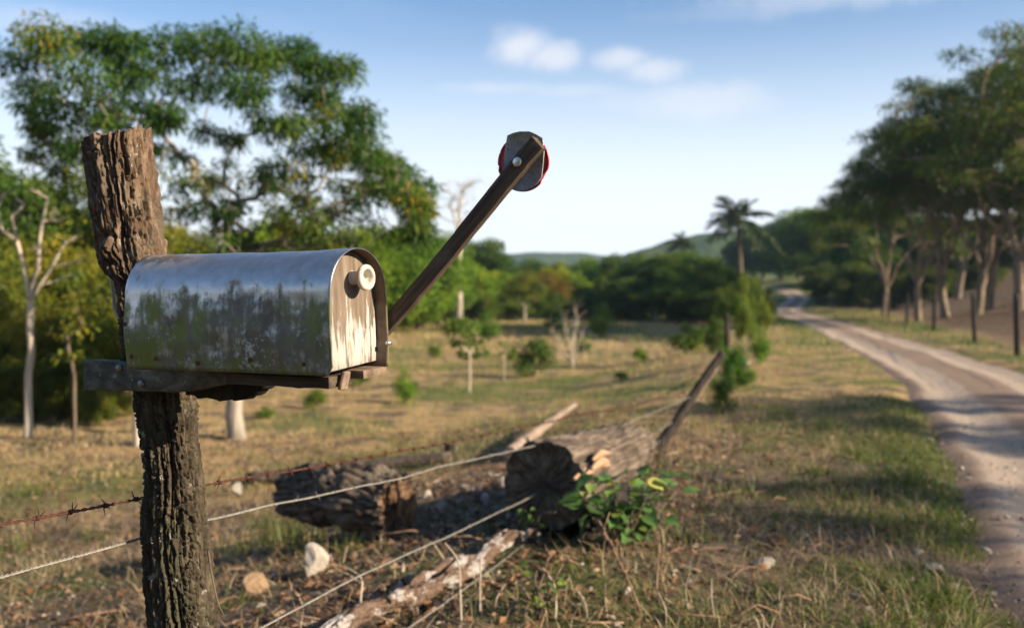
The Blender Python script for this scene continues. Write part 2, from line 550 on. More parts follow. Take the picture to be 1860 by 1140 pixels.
def crown_leaves(cl, rad, per, L, Wd, r, flat=.6, shell=.45, down=.3, updense=.0, rbias=None, mul=1.0):
    """leaf cloud around clump centres"""
    cl = np.asarray(cl); n = len(cl)
    rad = np.broadcast_to(np.asarray(rad, float), (n,))
    cnt = np.maximum(3, (per * mul * (rad / rad.mean()) ** 1.6)).astype(int)
    idx = np.repeat(np.arange(n), cnt); N = len(idx)
    u = r.normal(size=(N, 3)); u /= np.linalg.norm(u, axis=1)[:, None]
    if updense: u[:, 2] = np.where((u[:, 2] < 0) & (r.random(N) < updense), -u[:, 2], u[:, 2])
    rr = r.random(N) ** shell
    # ragged outline
    rr *= .72 + .6 * vnoise(u * 2.3 + cl[idx] * 1.7)
    P = cl[idx] + u * (rr * rad[idx])[:, None] * np.array([1, 1, flat])
    D = u * np.array([1, 1, .5]) + r.normal(size=(N, 3)) * .55 + np.array([0, 0, -down])
    D /= np.linalg.norm(D, axis=1)[:, None]
    V, F = leaf_quads(P, D, L * r.uniform(.6, 1.25, N), Wd * r.uniform(.7, 1.2, N), r)
    cv = r.random(n)
    rn = np.clip(.55 * r.random(N) + .45 * cv[idx] + (0 if rbias is None else rbias[idx]), 0, 1)
    return V, F, np.repeat(rn, 4)


def skeleton(targets, fork, base, r, r_trunk, r_tip=.01, bias=.35, arch=.12, twigs=3, twig_len=.4, wob=.05, power=.55, scaffold=()):
    """trunk from base to fork, limbs greedily joined to the nearest limb -> tubes"""
    base, fork = np.asarray(base, float), np.asarray(fork, float)
    nodes, par, plen = [], [], []
    k = 7
    for i in range(k):
        t = i / (k - 1)
        p = base + (fork - base) * t
        if 0 < i < k - 1: p = p + r.normal(size=3) * np.array([1, 1, .1]) * wob * np.linalg.norm(fork - base) * .3
        nodes.append(p); par.append(i - 1); plen.append(0)
    H0 = np.linalg.norm(fork - base); join_from = max(1, int(k * .72)); plen = [H0 * i / (k - 1) for i in range(k)]
    T = [np.asarray(t, float) for t in scaffold] + sorted([np.asarray(t, float) for t in targets], key=lambda t: np.linalg.norm(t - fork))
    tips = []
    for it, t in enumerate(T):
        A = np.array(nodes[join_from:])
        d = np.linalg.norm(A - t, axis=1) + bias * np.array(plen[join_from:])
        d = d + np.where(A[:, 2] > t[2] + .1, .6 * (A[:, 2] - t[2]), 0)
        j = int(np.argmin(d)) + join_from if it >= len(scaffold) else k - 1
        p0 = nodes[j]; L = np.linalg.norm(t - p0); seg = max(2, min(6, int(L / (.12 * H0 + .1)) + 1))
        pj = j
        side = r.normal(size=3) * L * wob
        for s in range(1, seg + 1):
            q = s / seg
            p = p0 + (t - p0) * q + np.array([0, 0, 1]) * arch * L * math.sin(math.pi * q) * .6 + side * math.sin(math.pi * q) + r.normal(size=3) * L * .02
            nodes.append(p); par.append(pj); plen.append(plen[pj] + L / seg); pj = len(nodes) - 1
        tips.append(pj)
    n = len(nodes); w = np.zeros(n)
    for t in tips: w[t] += 1
    for i in range(n - 1, 0, -1):
        if par[i] >= 0: w[par[i]] += w[i]
    w = np.maximum(w, .6)
    rad = r_tip + (r_trunk - r_tip) * (w / w.max()) ** power
    for i in range(k): rad[i] *= 1.0 + .35 * (1 - i / (k - 1)) ** 3
    parts = []
    for i in range(1, n):
        p = par[i]
        ra = min(rad[p], rad[i] * 1.25) if p >= k - 1 else rad[p]
        sd = 10 if i < k else (6 if rad[i] > .03 else 4)
        d = nodes[i] - nodes[p]
        parts.append(tube(np.array([nodes[p] - d * .03, nodes[i] + d * .03]), np.array([ra, rad[i]]), sd, False))
    for t in tips:
        for _ in range(twigs):
            u = r.normal(size=3) + np.array([0, 0, .3]); u /= np.linalg.norm(u)
            parts.append(tube(np.array([nodes[t], nodes[t] + u * twig_len * r.uniform(.4, 1)]), np.array([r_tip * .8, r_tip * .3]), 3, False))
    return join(parts)


def tree_meshes(name, targets, rad, per, L, Wd, fork, r_trunk, leafm, barkm, seed, base=(0, 0, -.15), skel=None, **kw):
    r = np.random.default_rng(seed)
    sk = dict(twig_len=float(np.mean(rad)) * .9); sk.update(skel or {})
    V, F = skeleton(targets, fork, base, r, r_trunk, **sk)
    tm = mesh_np(name + '_trunk', V, F, barkm, True)
    cm = None
    if per:
        V, F, rn = crown_leaves(targets, rad, per, L, Wd, r, **kw)
        cm = mesh_np(name + '_crown', V, F, leafm, False, {'rnd': rn})
    return tm, cm


def plant(name, label, cat, meshes, loc, group=None, rz=0, sc=1, tint=(1, 1, 1), sink=0.0, crown='crown', trunk='trunk'):
    t = thing(name, label, cat, (loc[0], loc[1], loc[2] - sink), group, rz, sc)
    if meshes[0]: obj(trunk, meshes[0], t)
    if meshes[1]:
        c = obj(crown, meshes[1], t); c.color = (*tint, 1)
    return t


def ellipsoid_targets(n, c, rad, r, lo=-.5, minr=.55):
    out = []
    while len(out) < n:
        u = r.normal(size=3); u /= np.linalg.norm(u)
        if u[2] < lo: continue
        p = np.array(c) + u * np.array(rad) * r.uniform(minr, 1.0)
        if all(np.linalg.norm(p - q) > .32 * min(rad) for q in out) or r.random() < .05: out.append(p)
    return out


# the big feathery tree in the field: clump centres (px, py, depth offset, radius px) round its trunk
TD = 13.6
tb = ground_hit(433, 797); TD = float(np.dot(tb - CAM, CF))
CL = [(35, 95, 60), (100, 60, 62), (170, 55, 60), (70, 150, 55), (140, 130, 58), (215, 60, 60), (245, 110, 55), (60, 215, 36), (110, 180, 45), (185, 175, 48), (250, 185, 42),
      (300, 60, 62), (360, 75, 62), (420, 60, 65), (470, 90, 62), (530, 80, 58), (575, 110, 45), (610, 95, 40), (330, 130, 50), (400, 140, 50), (460, 150, 52), (530, 150, 48), (590, 150, 42),
      (300, 190, 40), (370, 215, 34), (430, 230, 32), (480, 205, 38), (540, 200, 40), (600, 190, 45), (650, 190, 42), (640, 230, 45), (560, 250, 42), (610, 265, 45), (675, 270, 45), (720, 295, 42),
      (750, 330, 36), (760, 375, 32), (745, 405, 28), (770, 345, 28), (700, 320, 30), (80, 245, 26), (150, 235, 34), (330, 265, 26), (500, 270, 30), (400, 300, 26), (470, 320, 30), (560, 330, 26),
      (620, 350, 26), (350, 360, 26), (430, 370, 28), (510, 390, 28), (590, 400, 26), (650, 400, 26), (330, 320, 22), (60, 265, 20), (90, 290, 18), (545, 300, 24), (440, 415, 30)]
r = np.random.default_rng(15)
NTOP = len(CL)
for _ in range(90):
    CL.append((r.uniform(285, 715), r.uniform(240, 445), r.uniform(18, 32)))
NMID = len(CL)
for px_, py_ in ((700, 300), (730, 310), (748, 345), (762, 380), (770, 410), (752, 425), (735, 360), (715, 335)):
    CL.append((px_, py_ - 18, 34))
for _ in range(14):
    CL.append((r.uniform(40, 300), r.uniform(170, 290), r.uniform(16, 26)))
r = np.random.default_rng(5)
tg_, tr_, tbias, tmul = [], [], [], []
for ic, (px, py, rp) in enumerate(CL):
    low = py > 240
    for k in range(2 if rp > 34 and r.random() < .45 else 1):
        off = r.uniform(-1.5, 1.5) * (1 if py < 240 else .8) * min(1, .45 + rp / 60)
        p = at(px + r.uniform(-16, 16), py + 22 + r.uniform(-12, 12), TD + off)
        tmul.append(.30 if NTOP <= ic < NMID else 1.0); tg_.append(p - tb); tr_.append(rp * TD / FPX * (.92 if k == 0 else .7)); tbias.append(r.uniform(-.12, .05) if not low else r.uniform(0.02, .22))
fork = at(428, 425, TD) - tb
big = tree_meshes('feathery_tree', tg_, np.array(tr_), 250, .125, .027, fork, .095, M['leaf_feather'], M['bark_grey'], 8,
                  skel=dict(r_tip=.006, bias=.12, twigs=6, twig_len=.36, wob=.03, arch=.15, power=.6), flat=.72, shell=.5, down=.55, updense=.25, rbias=np.array(tbias), mul=np.array(tmul))
plant('feathery_tree', 'tall spreading tree with feathery dark green crown and drooping side branch', 'tree', big, tb)


# prototypes ---------------------------------------------------------------
def proto(kind, seed):
    r = np.random.default_rng(seed)
    if kind == 'dense':      # round broadleaf crown, nominal 6 m
        t = ellipsoid_targets(52, (0, 0, 3.1), (2.3, 2.3, 2.45), r, -.97, .5)
        return tree_meshes('dense', t, r.uniform(.55, .95, len(t)), 330, .22, .11, (0, 0, 1.3), .16, M['leaf_dense'], M['bark'], seed, flat=.75, updense=.3, skel=dict(r_tip=.012))
    if kind == 'loose':      # open light crown, nominal 6 m
        t = ellipsoid_targets(40, (0, 0, 3.9), (2.0, 2.0, 1.9), r, -.6, .35)
        return tree_meshes('loose', t, r.uniform(.4, .75, len(t)), 170, .2, .09, (0, 0, 1.8), .14, M['leaf_yellow'], M['bark_grey'], seed, flat=.8, skel=dict(r_tip=.012, twigs=5))
    if kind == 'umbrella':   # wide flat-topped crown on rising limbs, nominal 10 m
        t = []
        for _ in range(4000):
            if len(t) >= 95: break
            a = r.uniform(0, 2 * np.pi); q = math.sqrt(r.random()); top = 10.0 - 4.6 * q ** 2.2
            p = np.array([5.2 * q * math.cos(a), 5.2 * q * math.sin(a), top - abs(r.normal()) * .5 - r.choice([0, 0, 1.4, 2.8]) * (1 - .6 * q)])
            if all(np.linalg.norm(p - s) > .72 for s in t): t.append(p)
        sc_ = [(2.3 * math.cos(a) * q, 2.3 * math.sin(a) * q, 5.2 + (1 - q) * 2.0) for a, q in zip(np.arange(6) * 1.047 + r.uniform(0, .5, 6), (1, .7, 1, .35, .9, .6))]
        return tree_meshes('umbrella', t, r.uniform(.45, .8, len(t)), 190, .17, .06, (r.uniform(-.2, .2), r.uniform(-.2, .2), 1.7), .165, M['leaf_umbrella'], M['bark_tan'], seed,
                           flat=.55, updense=.35, skel=dict(r_tip=.010, bias=.04, twigs=5, twig_len=.8, arch=.05, wob=.02, scaffold=sc_))
    if kind == 'shrub':      # leafy to the ground, nominal 1 m
        t = ellipsoid_targets(22, (0, 0, .5), (.36, .36, .42), r, -.95, .3)
        return tree_meshes('shrub', t, r.uniform(.12, .2, len(t)), 95, .07, .03, (0, 0, .12), .02, M['leaf_bright'], M['bark'], seed, base=(0, 0, -.05), flat=.9, skel=dict(r_tip=.004))
    if kind == 'bushy':      # thicket of yellow green twigs, nominal 3 m
        t = ellipsoid_targets(42, (0, 0, 1.4), (1.5, 1.5, 1.4), r, -.9, .4)
        return tree_meshes('bushy', t, r.uniform(.3, .55, len(t)), 330, .15, .055, (0, 0, .5), .06, M['leaf_yellow'], M['bark'], seed, flat=.85, down=.5, skel=dict(r_tip=.007, twigs=4))


P_ = {'dense': [proto('dense', s) for s in (1, 2, 3)], 'loose': [proto('loose', s) for s in (4, 5)], 'umbrella': [proto('umbrella', s) for s in (6, 7, 9)],
      'shrub': [proto('shrub', s) for s in (10, 11)], 'bushy': [proto('bushy', s) for s in (12, 13)]}
NOM = {'dense': 6.0, 'loose': 6.1, 'umbrella': 10.2, 'shrub': .98, 'bushy': 3.0}
cnt_ = {}


def put(kind, name, label, cat, px, d, top_py, group=None, wide=1.0, tint=(1, 1, 1), base_py=None, sink=0.0):
    if base_py is not None: p = ground_hit(px, base_py); d = float(np.dot(p - CAM, CF))
    else:
        p = at(px, 530, d); p[2] = bz(p[0], p[1])
    h = at(px, top_py, d)[2] - p[2] + sink
    s = h / NOM[kind]; i = cnt_[kind] = cnt_.get(kind, -1) + 1
    return plant(name, label, cat, P_[kind][i % len(P_[kind])], p, group, (i * 2.399) % 6.283, (s * wide, s * wide, s), tint, sink,
                 'foliage' if kind in ('shrub', 'bushy') else 'crown', 'stem' if kind in ('shrub', 'bushy') else 'trunk')


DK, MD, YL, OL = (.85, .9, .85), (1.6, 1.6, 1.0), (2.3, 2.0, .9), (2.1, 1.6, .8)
# centre tree line at the far side of the field
G1 = 'trees along the far edge of the field'
for px, d, top, w, tint in [(640, 44, 415, 1.0, YL), (700, 46, 398, 1.0, MD), (760, 50, 412, 1.0, MD), (800, 58, 425, 1.0, MD), (850, 70, 470, 1.0, YL), (1010, 84, 472, 1.1, OL), (1060, 92, 468, 1.1, MD),
                            (905, 74, 488, 1.0, YL), (1050, 78, 500, 1.1, MD), (960, 98, 470, 1.2, DK)]:
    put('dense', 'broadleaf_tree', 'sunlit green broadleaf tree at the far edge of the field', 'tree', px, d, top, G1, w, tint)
put('dense', 'broadleaf_tree', 'round dark domed tree rising above the far tree line', 'tree', 880, 78, 428, G1, 1.05, DK)
put('loose', 'broadleaf_tree', 'orange tinged tree with thinning crown in the far tree line', 'tree', 1000, 74, 492, G1, 1.25, (1.1, .75, .6))
put('loose', 'broadleaf_tree', 'pale trunked small tree with thin olive crown before the far tree line', 'tree', 953, 64, 488, G1, 1.15, (.75, .85, .8))
for px, d, top, w in [(1115, 80, 458, 1.15), (1165, 74, 462, 1.2), (1215, 72, 452, 1.15), (1262, 68, 455, 1.2), (1300, 64, 468, 1.1), (1140, 70, 500, 1.2), (1235, 62, 500, 1.25)]:
    put('dense', 'broadleaf_tree', 'dark broadleaf tree in the clump beside the palms', 'tree', px, d, top, 'dark clump of trees by the palms', w, DK)
for px, d, top, w in [(690, 52, 520, 1.5), (745, 56, 515, 1.5), (790, 60, 520, 1.5), (870, 68, 528, 1.5), (925, 70, 530, 1.4), (985, 72, 528, 1.5), (1035, 74, 530, 1.5), (1080, 76, 528, 1.5), (1125, 70, 525, 1.5), (1175, 68, 525, 1.5), (1265, 62, 525, 1.5), (1310, 60, 520, 1.4), (820, 66, 505, 1.3)]:
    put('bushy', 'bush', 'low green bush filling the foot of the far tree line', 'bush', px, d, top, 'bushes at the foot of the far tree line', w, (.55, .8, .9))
# behind the mailbox
for px, d, top, w, k in [(300, 30, 405, 1.2, 'loose'), (380, 36, 415, 1.2, 'loose'), (470, 40, 425, 1.2, 'dense'), (545, 34, 410, 1.2, 'loose'), (600, 48, 420, 1.1, 'dense'), (255, 26, 370, 1.1, 'loose'), (680, 60, 420, 1.2, 'dense'), (500, 52, 400, 1.2, 'dense')]:
    put(k, 'broadleaf_tree', 'sunlit leafy tree standing behind the mailbox and feathery tree', 'tree', px, d, top, 'trees behind the mailbox', w, (1.1, 1.1, 1) if k == 'loose' else YL)
# thicket on the far left
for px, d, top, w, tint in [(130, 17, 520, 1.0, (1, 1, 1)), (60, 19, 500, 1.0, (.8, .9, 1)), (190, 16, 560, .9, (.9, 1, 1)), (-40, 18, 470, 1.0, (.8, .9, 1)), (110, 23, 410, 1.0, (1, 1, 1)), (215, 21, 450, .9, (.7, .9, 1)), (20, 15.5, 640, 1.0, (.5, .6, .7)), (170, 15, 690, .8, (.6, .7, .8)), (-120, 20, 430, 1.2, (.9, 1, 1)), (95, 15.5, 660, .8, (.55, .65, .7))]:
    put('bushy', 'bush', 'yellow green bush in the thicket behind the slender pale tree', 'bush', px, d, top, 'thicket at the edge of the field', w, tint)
for px, d, top, w in [(15, 26, 290, .9), (85, 30, 340, .9), (-70, 28, 260, 1.0)]:
    put('dense', 'broadleaf_tree', 'dark tree rising above the yellow green thicket', 'tree', px, d, top, 'trees above the thicket', w, DK)
put('loose', 'broadleaf_tree', 'thin crowned tree between the thicket and the fence post', 'tree', 165, 27, 300, None, .9, (.7, .85, 1))
# right wood and umbrella trees on the bank
FRONT = {1668: 'spreading tree with pale forked trunk, first on the bank past the road bend', 1718: 'spreading tree with pale forked trunk, second on the bank past the road bend',
         1775: 'spreading tree, nearer the fence of two pale trunks close together on the bank', 1795: 'spreading tree, farther from the fence of two pale trunks close together on the bank',
         1852: 'tallest spreading tree on the bank beyond the road fence', 1600: 'lower spreading tree whose crown overhangs the road bend'}
G2 = 'spreading trees on the bank beyond the road'
for px, d, top, w in [(1668, 47, 215, .95), (1718, 48, 160, .95), (1775, 45, 120, 1.0), (1795, 47, 100, 1.05), (1852, 42, 45, 1.1), (1605, 58, 290, .95), (1740, 66, 230, 1.0), (1910, 46, 60, 1.1), (1850, 64, 190, 1.0), (1980, 38, 40, 1.0)]:
    put('umbrella', 'umbrella_tree', FRONT.get(px, 'spreading tree with high flat crown standing deeper on the brown bank'), 'tree', px, d, top, G2, w, (1.3, 1.3, .85))
for px, d, top in [(1385, 175, 408), (1418, 168, 394), (1450, 162, 380), (1482, 122, 372), (1515, 135, 372), (1550, 128, 362), (1590, 96, 372), (1640, 92, 390), (1700, 88, 400), (1350, 180, 425), (1530, 130, 400), (1585, 84, 432), (1760, 84, 400), (1820, 80, 390), (1880, 76, 380)]:
    put('dense', 'broadleaf_tree', 'dark green tree in the wood where the road bends', 'tree', px, d, top, 'wood beyond the road bend', 1.15, (1.0, 1.05, .85))
for px, d, top, w in [(1490, 105, 475, 1.2), (1515, 90, 480, 1.2), (1560, 80, 470, 1.1), (1620, 72, 470, 1.2), (1700, 70, 480, 1.2), (1780, 70, 470, 1.2), (1392, 90, 545, 1.6), (1372, 100, 528, 1.6), (1482, 98, 528, 1.4), (1492, 86, 540, 1.4), (1398, 112, 522, 1.6), (1360, 120, 500, 1.6)]:
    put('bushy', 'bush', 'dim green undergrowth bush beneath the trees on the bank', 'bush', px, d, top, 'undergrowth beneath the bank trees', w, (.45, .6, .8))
# trees that stand beside the road out of frame and shade the verge
for x, y, h in [(11.3, -4.2, 4.9), (11.5, -1.2, 5.0), (12.5, 2.0, 5.5), (16.0, 6.8, 6.2)]:
    plant('umbrella_tree', 'spreading roadside tree shading the verge, beyond the road from the mailbox', 'tree', P_['umbrella'][int(h * 10) % 3], (x, y, bz(x, y)), 'roadside shade trees', x, h / 10.2, (1, 1, 1), .05)

for x, y, h in [(-3.4, -7.5, 5.0), (-6.6, -8.6, 5.6), (-.4, -9.5, 5.2), (-9.5, -7.0, 5.0), (-4.8, -12, 7.0), (2.4, -12.5, 6.0)]:  # unseen trees behind the camera, added to darken the mailbox's reflection
    i = cnt_['dense'] = cnt_.get('dense', -1) + 1
    plant('broadleaf_tree', 'unseen leafy tree added behind the camera to darken the mailbox reflection', 'tree', P_['dense'][i % 3], (x, y, bz(x, y)), 'unseen trees added behind the camera', i * 2.4, h / 6.0, MD, .05)

# shrubs scattered over the field
G3 = 'green shrubs scattered over the field'
for px, by, top, w, tint, lab in [
    (738, 733, 664, .7, (1.5, 1.5, 1), 'narrow bright green shrub in the field below the flag arm'),
    (968, 686, 600, 1.1, (.65, .7, .7), 'dark green rounded shrub beside pale dry branches in the field'),
    (888, 622, 560, .85, (1.2, 1.2, 1), 'upright green shrub in the field near the bare tree'),
    (1006, 608, 550, .9, (1.1, 1.15, 1), 'dull green shrub behind the pale dry branches'),
    (1090, 614, 548, .8, (1.1, 1.15, 1), 'tall narrow green shrub before the dark clump of trees'),
    (1164, 660, 626, 1.0, (1.6, 1.4, .9), 'tiny bright yellow green shrub in the open field'),
    (1245, 644, 584, 1.2, (1.3, 1.15, .9), 'low rounded yellow green shrub before the dark clump of trees'),
    (1312, 752, 668, .7, (.55, .65, .7), 'dark green shrub at the foot of the vine covered post'),
    (655, 700, 640, .9, (1.2, 1.2, .9), 'bright shrub in the field just behind the mailbox front'),
    (570, 742, 700, 1.3, (1.3, 1.1, .8), 'low yellow green clump in the field below the support board'),
    (1060, 640, 610, 1.2, (1.0, 1.0, .9), 'low green clump behind the pale dry branches'),
    (790, 650, 622, 1.2, (1.2, 1.1, .8), 'low pale green clump in the field beside the signal arm'),
    (930, 655, 632, 1.3, (1.1, 1.1, .9), 'tiny green clump between the sapling and the dark shrub'),
    (1130, 690, 672, 1.6, (1.0, 1.0, .9), 'flat green tuft in the open field beyond the pale branch'),
    (480, 760, 735, 1.6, (1.2, 1.2, .9), 'flat bright green tuft near the feathery tree trunk')]:
    put('shrub', 'shrub', lab, 'shrub', px, 0, top, G3, w, tint, by, .03)
for px, by, top, w, tint, kd in [(1332, 700, 612, .7, (.7, 1.0, .9), 'shrub'), (1300, 668, 572, .55, (.5, .8, .8), 'loose'), (1352, 664, 535, .42, (.8, 1.1, .9), 'loose'), (1380, 662, 585, .55, (1.0, 1.2, .8), 'shrub'), (1345, 632, 490, .42, (.6, .85, .8), 'loose'), (1386, 622, 548, .6, (.9, 1.1, .8), 'loose'),
                            (1322, 622, 512, .5, (.5, .8, .8), 'loose'), (1368, 604, 505, .55, (.7, 1.0, .9), 'loose'), (1268, 632, 585, .9, (.8, .9, .8), 'shrub'), (1398, 590, 535, .7, (.8, 1.0, .9), 'loose'), (1310, 602, 528, .8, (.5, .7, .8), 'loose'), (1355, 700, 650, .8, (.9, 1.0, .8), 'shrub')]:
    put(kd, 'bush', 'loose straggling green bush growing up the fence line by the road', 'bush', px, 0, top, 'bushes along the roadside fence line', w, tint, by, .05 if kd == 'shrub' else .25)


# ------------------------------------------------------------------ special trees: bare tree, slender pale trees, sapling, palms
def stick_tree(name, label, cat, px, by, fork_py, targets, r_trunk, bark, d=None, leaf=None, per=0, rad=.2, L=.1, Wd=.05, seed=1, tint=(1, 1, 1), group=None, twigs=3, fpx=None, tw=.4, bias=.15, scaf=(), power=.7):
    if d is None: b = ground_hit(px, by); d = float(np.dot(b - CAM, CF))
    else:
        b = at(px, 530, d); b[2] = bz(b[0], b[1])
    r = np.random.default_rng(seed)
    T = [at(a, c, d + r.uniform(-.5, .5) * (d * 60 / FPX)) - b for a, c in targets]
    tm = tree_meshes(name, T, np.full(len(T), rad), per, L, Wd, at(fpx or px, fork_py, d) - b, r_trunk, leaf, bark, seed, skel=dict(scaffold=[at(a, c, d + r.uniform(-.3, .3) * (d * 60 / FPX)) - b for a, c in scaf], power=power, r_tip=max(.004, r_trunk * .07), twigs=twigs, twig_len=tw, bias=bias, wob=.012, arch=-.06), down=.6)
    return plant(name, label, cat, tm, b, group, 0, 1, tint)


stick_tree('slender_tree', 'slender pale barked tree forking into bare branches before the thicket', 'tree', 50, 797, 548, [(20, 395), (45, 370), (8, 350), (75, 400), (92, 385), (120, 440), (138, 430), (30, 430), (62, 450), (150, 470), (5, 420), (85, 360), (55, 345), (-5, 380), (110, 400), (130, 500), (28, 360), (68, 350)], .046, M['bark_pale'], seed=3, twigs=4, tw=.22, fpx=56, bias=.3, scaf=[(30, 440), (75, 455), (96, 482)], power=.55)
stick_tree('slender_tree', 'thin straight pale trunk with sparse yellow leaves behind the fence post', 'tree', 252, 812, 560, [(235, 480), (262, 470), (215, 500), (275, 510), (225, 430), (268, 420)], .05, M['bark_pale'], leaf=M['leaf_yellow'], per=40, rad=.25, seed=4, fpx=245)
stick_tree('slender_tree', 'grey sapling stem beneath the thicket bushes', 'tree', 135, 812, 700, [(120, 600), (150, 590), (138, 560), (128, 640)], .025, M['bark'], leaf=M['leaf_yellow'], per=30, rad=.2, seed=6)
r = np.random.default_rng(2)
stick_tree('bare_tree', 'tall leafless tree with pale straight trunk at the far side of the field', 'tree', 833, 597, 440, [(833 + r.normal() * 26, 328 + abs(r.normal()) * 40) for _ in range(44)], .17, M['bark_pale'], seed=21, twigs=6, tw=.7, fpx=834, bias=.05, scaf=[(834, 380), (822, 385), (846, 385)], power=.9)
stick_tree('sapling', 'thin sapling with loose yellow green leaves standing in the field', 'sapling', 853, 712, 640, [(820, 598), (838, 580), (850, 600), (866, 620), (832, 622), (862, 590), (875, 640), (845, 640), (818, 585)], .022, M['bark_pale'], leaf=M['leaf_bright'], per=75, rad=.17, L=.1, Wd=.05, seed=22, twigs=2, tw=.15, tint=(1.1, 1.0, .9))
stick_tree('sapling', 'spindly sapling with few leaves beside the dark shrub', 'sapling', 916, 690, 650, [(905, 640), (925, 635), (914, 622)], .012, M['bark_pale'], leaf=M['leaf_bright'], per=30, rad=.12, L=.08, Wd=.04, seed=23, twigs=2, tw=.1)
stick_tree('dry_bush', 'pale leafless dry bush with upright bleached branches in the field', 'bush', 1040, 668, 655, [(1000, 595), (1015, 610), (1025, 585), (1035, 620), (1042, 590), (1050, 575), (1056, 605), (1030, 600), (1062, 630), (1010, 630), (1048, 560)], .035, M['bark_pale'], seed=24, twigs=9, tw=.55, bias=1.4)
stick_tree('sapling', 'small mushroom shaped sapling before the dark clump of trees', 'sapling', 1190, 578, 555, [(1180, 532), (1190, 526), (1198, 534), (1186, 540)], .06, M['bark_grey'], d=62, leaf=M['leaf_bright'], per=90, rad=.32, L=.2, Wd=.1, seed=25, twigs=2, tw=.3, tint=(.8, .8, .8))


def palm(label, px, d, top_py, spread, seed):
    r = np.random.default_rng(seed)
    b = at(px, 530, d); b[2] = bz(b[0], b[1])
    h = at(px, top_py, d)[2] - b[2] - spread * .55
    t = thing('palm_tree', label, 'palm tree', tuple(b), 'palm trees')
    zz = np.linspace(-.3, h, 14)
    V, F = tube(np.stack([.12 * np.sin(zz * .5), zz * 0, zz], -1), .26 - .08 * zz / h + .03 * (np.arange(14) % 2), 10)
    obj('trunk', mesh_np('palm_trunk', V, F, M['bark'], True), t)
    for i in range(26):
        a = i * 2.399; el = r.uniform(-.35, 1.35); L = spread * r.uniform(.85, 1.1)
        s = np.linspace(0, 1, 12)
        hx = L * (s * math.cos(el) + .12 * s * s); hz = L * (s * math.sin(el) - (.55 * math.cos(el) + .1) * s * s)
        path = np.stack([hx * math.cos(a), hx * math.sin(a), h + hz], -1)
        ss = np.linspace(.1, .98, 44); C = np.stack([np.interp(ss, s, path[:, k]) for k in range(3)], -1)
        T = np.gradient(C, axis=0); T /= np.linalg.norm(T, axis=1)[:, None]
        S = np.array([-math.sin(a), math.cos(a), 0])
        Ps, Ds = [], []
        for sd in (-1, 1):
            D = T * .75 + S * sd * .8 + np.array([0, 0, -.25]) + r.normal(size=T.shape) * .08
            Ps.append(C); Ds.append(D / np.linalg.norm(D, axis=1)[:, None])
        Ll = np.tile(L * .30 * (1 - .55 * np.abs(ss - .45)), 2)
        V, F = leaf_quads(np.concatenate(Ps), np.concatenate(Ds), Ll, Ll * .14, r, .1, .4)
        V2, F2 = tube(path, np.linspace(.05, .012, 12), 4, False)
        Vj, Fj = join([(V, [F]), (V2, F2)])
        rn = np.concatenate([np.repeat(r.random(len(Ll)), 4), np.full(len(V2), .6)])
        obj('frond', mesh_np('palm_frond', Vj, Fj, M['palm_leaf'], False, {'rnd': rn}), t)


palm('tall palm with broad drooping fronds by the road bend', 1342, 88, 362, 3.2, 31)
palm('small distant palm above the dark clump of trees', 1237, 120, 424, 1.8, 32)

# ------------------------------------------------------------------ far fence beyond the road
post_wood = wood_mat('post_wood', (.015, .012, .010), (.035, .028, .022), (.075, .06, .048), None, .8)
fps = [(1850, 640, 500), (1772, 636, 545), (1697, 611, 545), (1648, 600, 545), (1612, 590, 541), (1581, 585, 540), (1558, 580, 541), (1537, 576, 540), (1517, 572, 540), (1500, 569, 540)]
tops = []
for i, (px, by, ty) in enumerate(fps):
    y = (px - 930) / FPX
    # post stands on the fence line x = xR(y)
    d = 4.75 / (y - .29) if y > .29 else 200
    p = at(px, 530, d); p[2] = bz(p[0], p[1])
    h = 1.35
    zz = np.linspace(-.15, h, 9); r = np.random.default_rng(40 + i)
    V, F = tube(np.stack([zz * r.normal() * .04, zz * r.normal() * .02, zz], -1) + r.normal(size=(9, 3)) * .006, r.uniform(.06, .085) * (1 - .12 * zz / h), 9)
    obj('fence_post', mesh_np('far_post', V, F, post_wood, True), None, 'slim dark wooden post in the wire fence beyond the road', 'fence post', 'fence posts beyond the road', None, tuple(p))
    tops.append(p)
far_wire_m = Mat('far_wire').pbr((.12, .10, .09), .6, .6)
T_ = np.array(tops)
for hgt in (.45, .85, 1.2):
    P0 = T_ + np.array([0, 0, hgt])
    ex = P0[0] + (P0[0] - P0[1]) * 1.5
    V, F = tube(np.vstack([ex, P0]), .006, 5)
    obj('fence_wire', mesh_np('far_fence_wire', V, F, far_wire_m), None, 'thin wire strung along the posts beyond the road', 'fence wire', 'wires of the fence beyond the road')

# ------------------------------------------------------------------ near fence post (rough, split, leaning)
PD = 2.34
RING = [(238, 157, 272), (262, 155, 272), (300, 160, 276), (350, 169, 284), (400, 174, 291), (450, 178, 298), (480, 184, 302), (500, 196, 304), (512, 214, 306), (545, 217, 312), (600, 220, 318), (650, 226, 332),
        (700, 243, 350), (740, 249, 356), (800, 261, 358), (850, 268, 364), (900, 268, 370), (925, 262, 372), (1000, 263, 378), (1080, 268, 386), (1140, 274, 394), (1300, 270, 410), (1560, 262, 430)]
pyv = np.array([q[0] for q in RING], float)
nh, nt = 560, 190
pys = np.linspace(238, 1560, nh)
lx = np.interp(pys, pyv, [q[1] for q in RING]); rxp = np.interp(pys, pyv, [q[2] for q in RING])
cen = np.array([at((a + b) / 2, y, PD) for a, b, y in zip(lx, rxp, pys)])
hwid = (rxp - lx) / 2 * PD / FPX
th = np.linspace(0, 2 * np.pi, nt, endpoint=False)
TT, HH = np.meshgrid(th, np.arange(nh)); zz = cen[:, 2][:, None] + 0 * TT
ct, st = np.cos(TT), np.sin(TT)
u_s = TT * .07
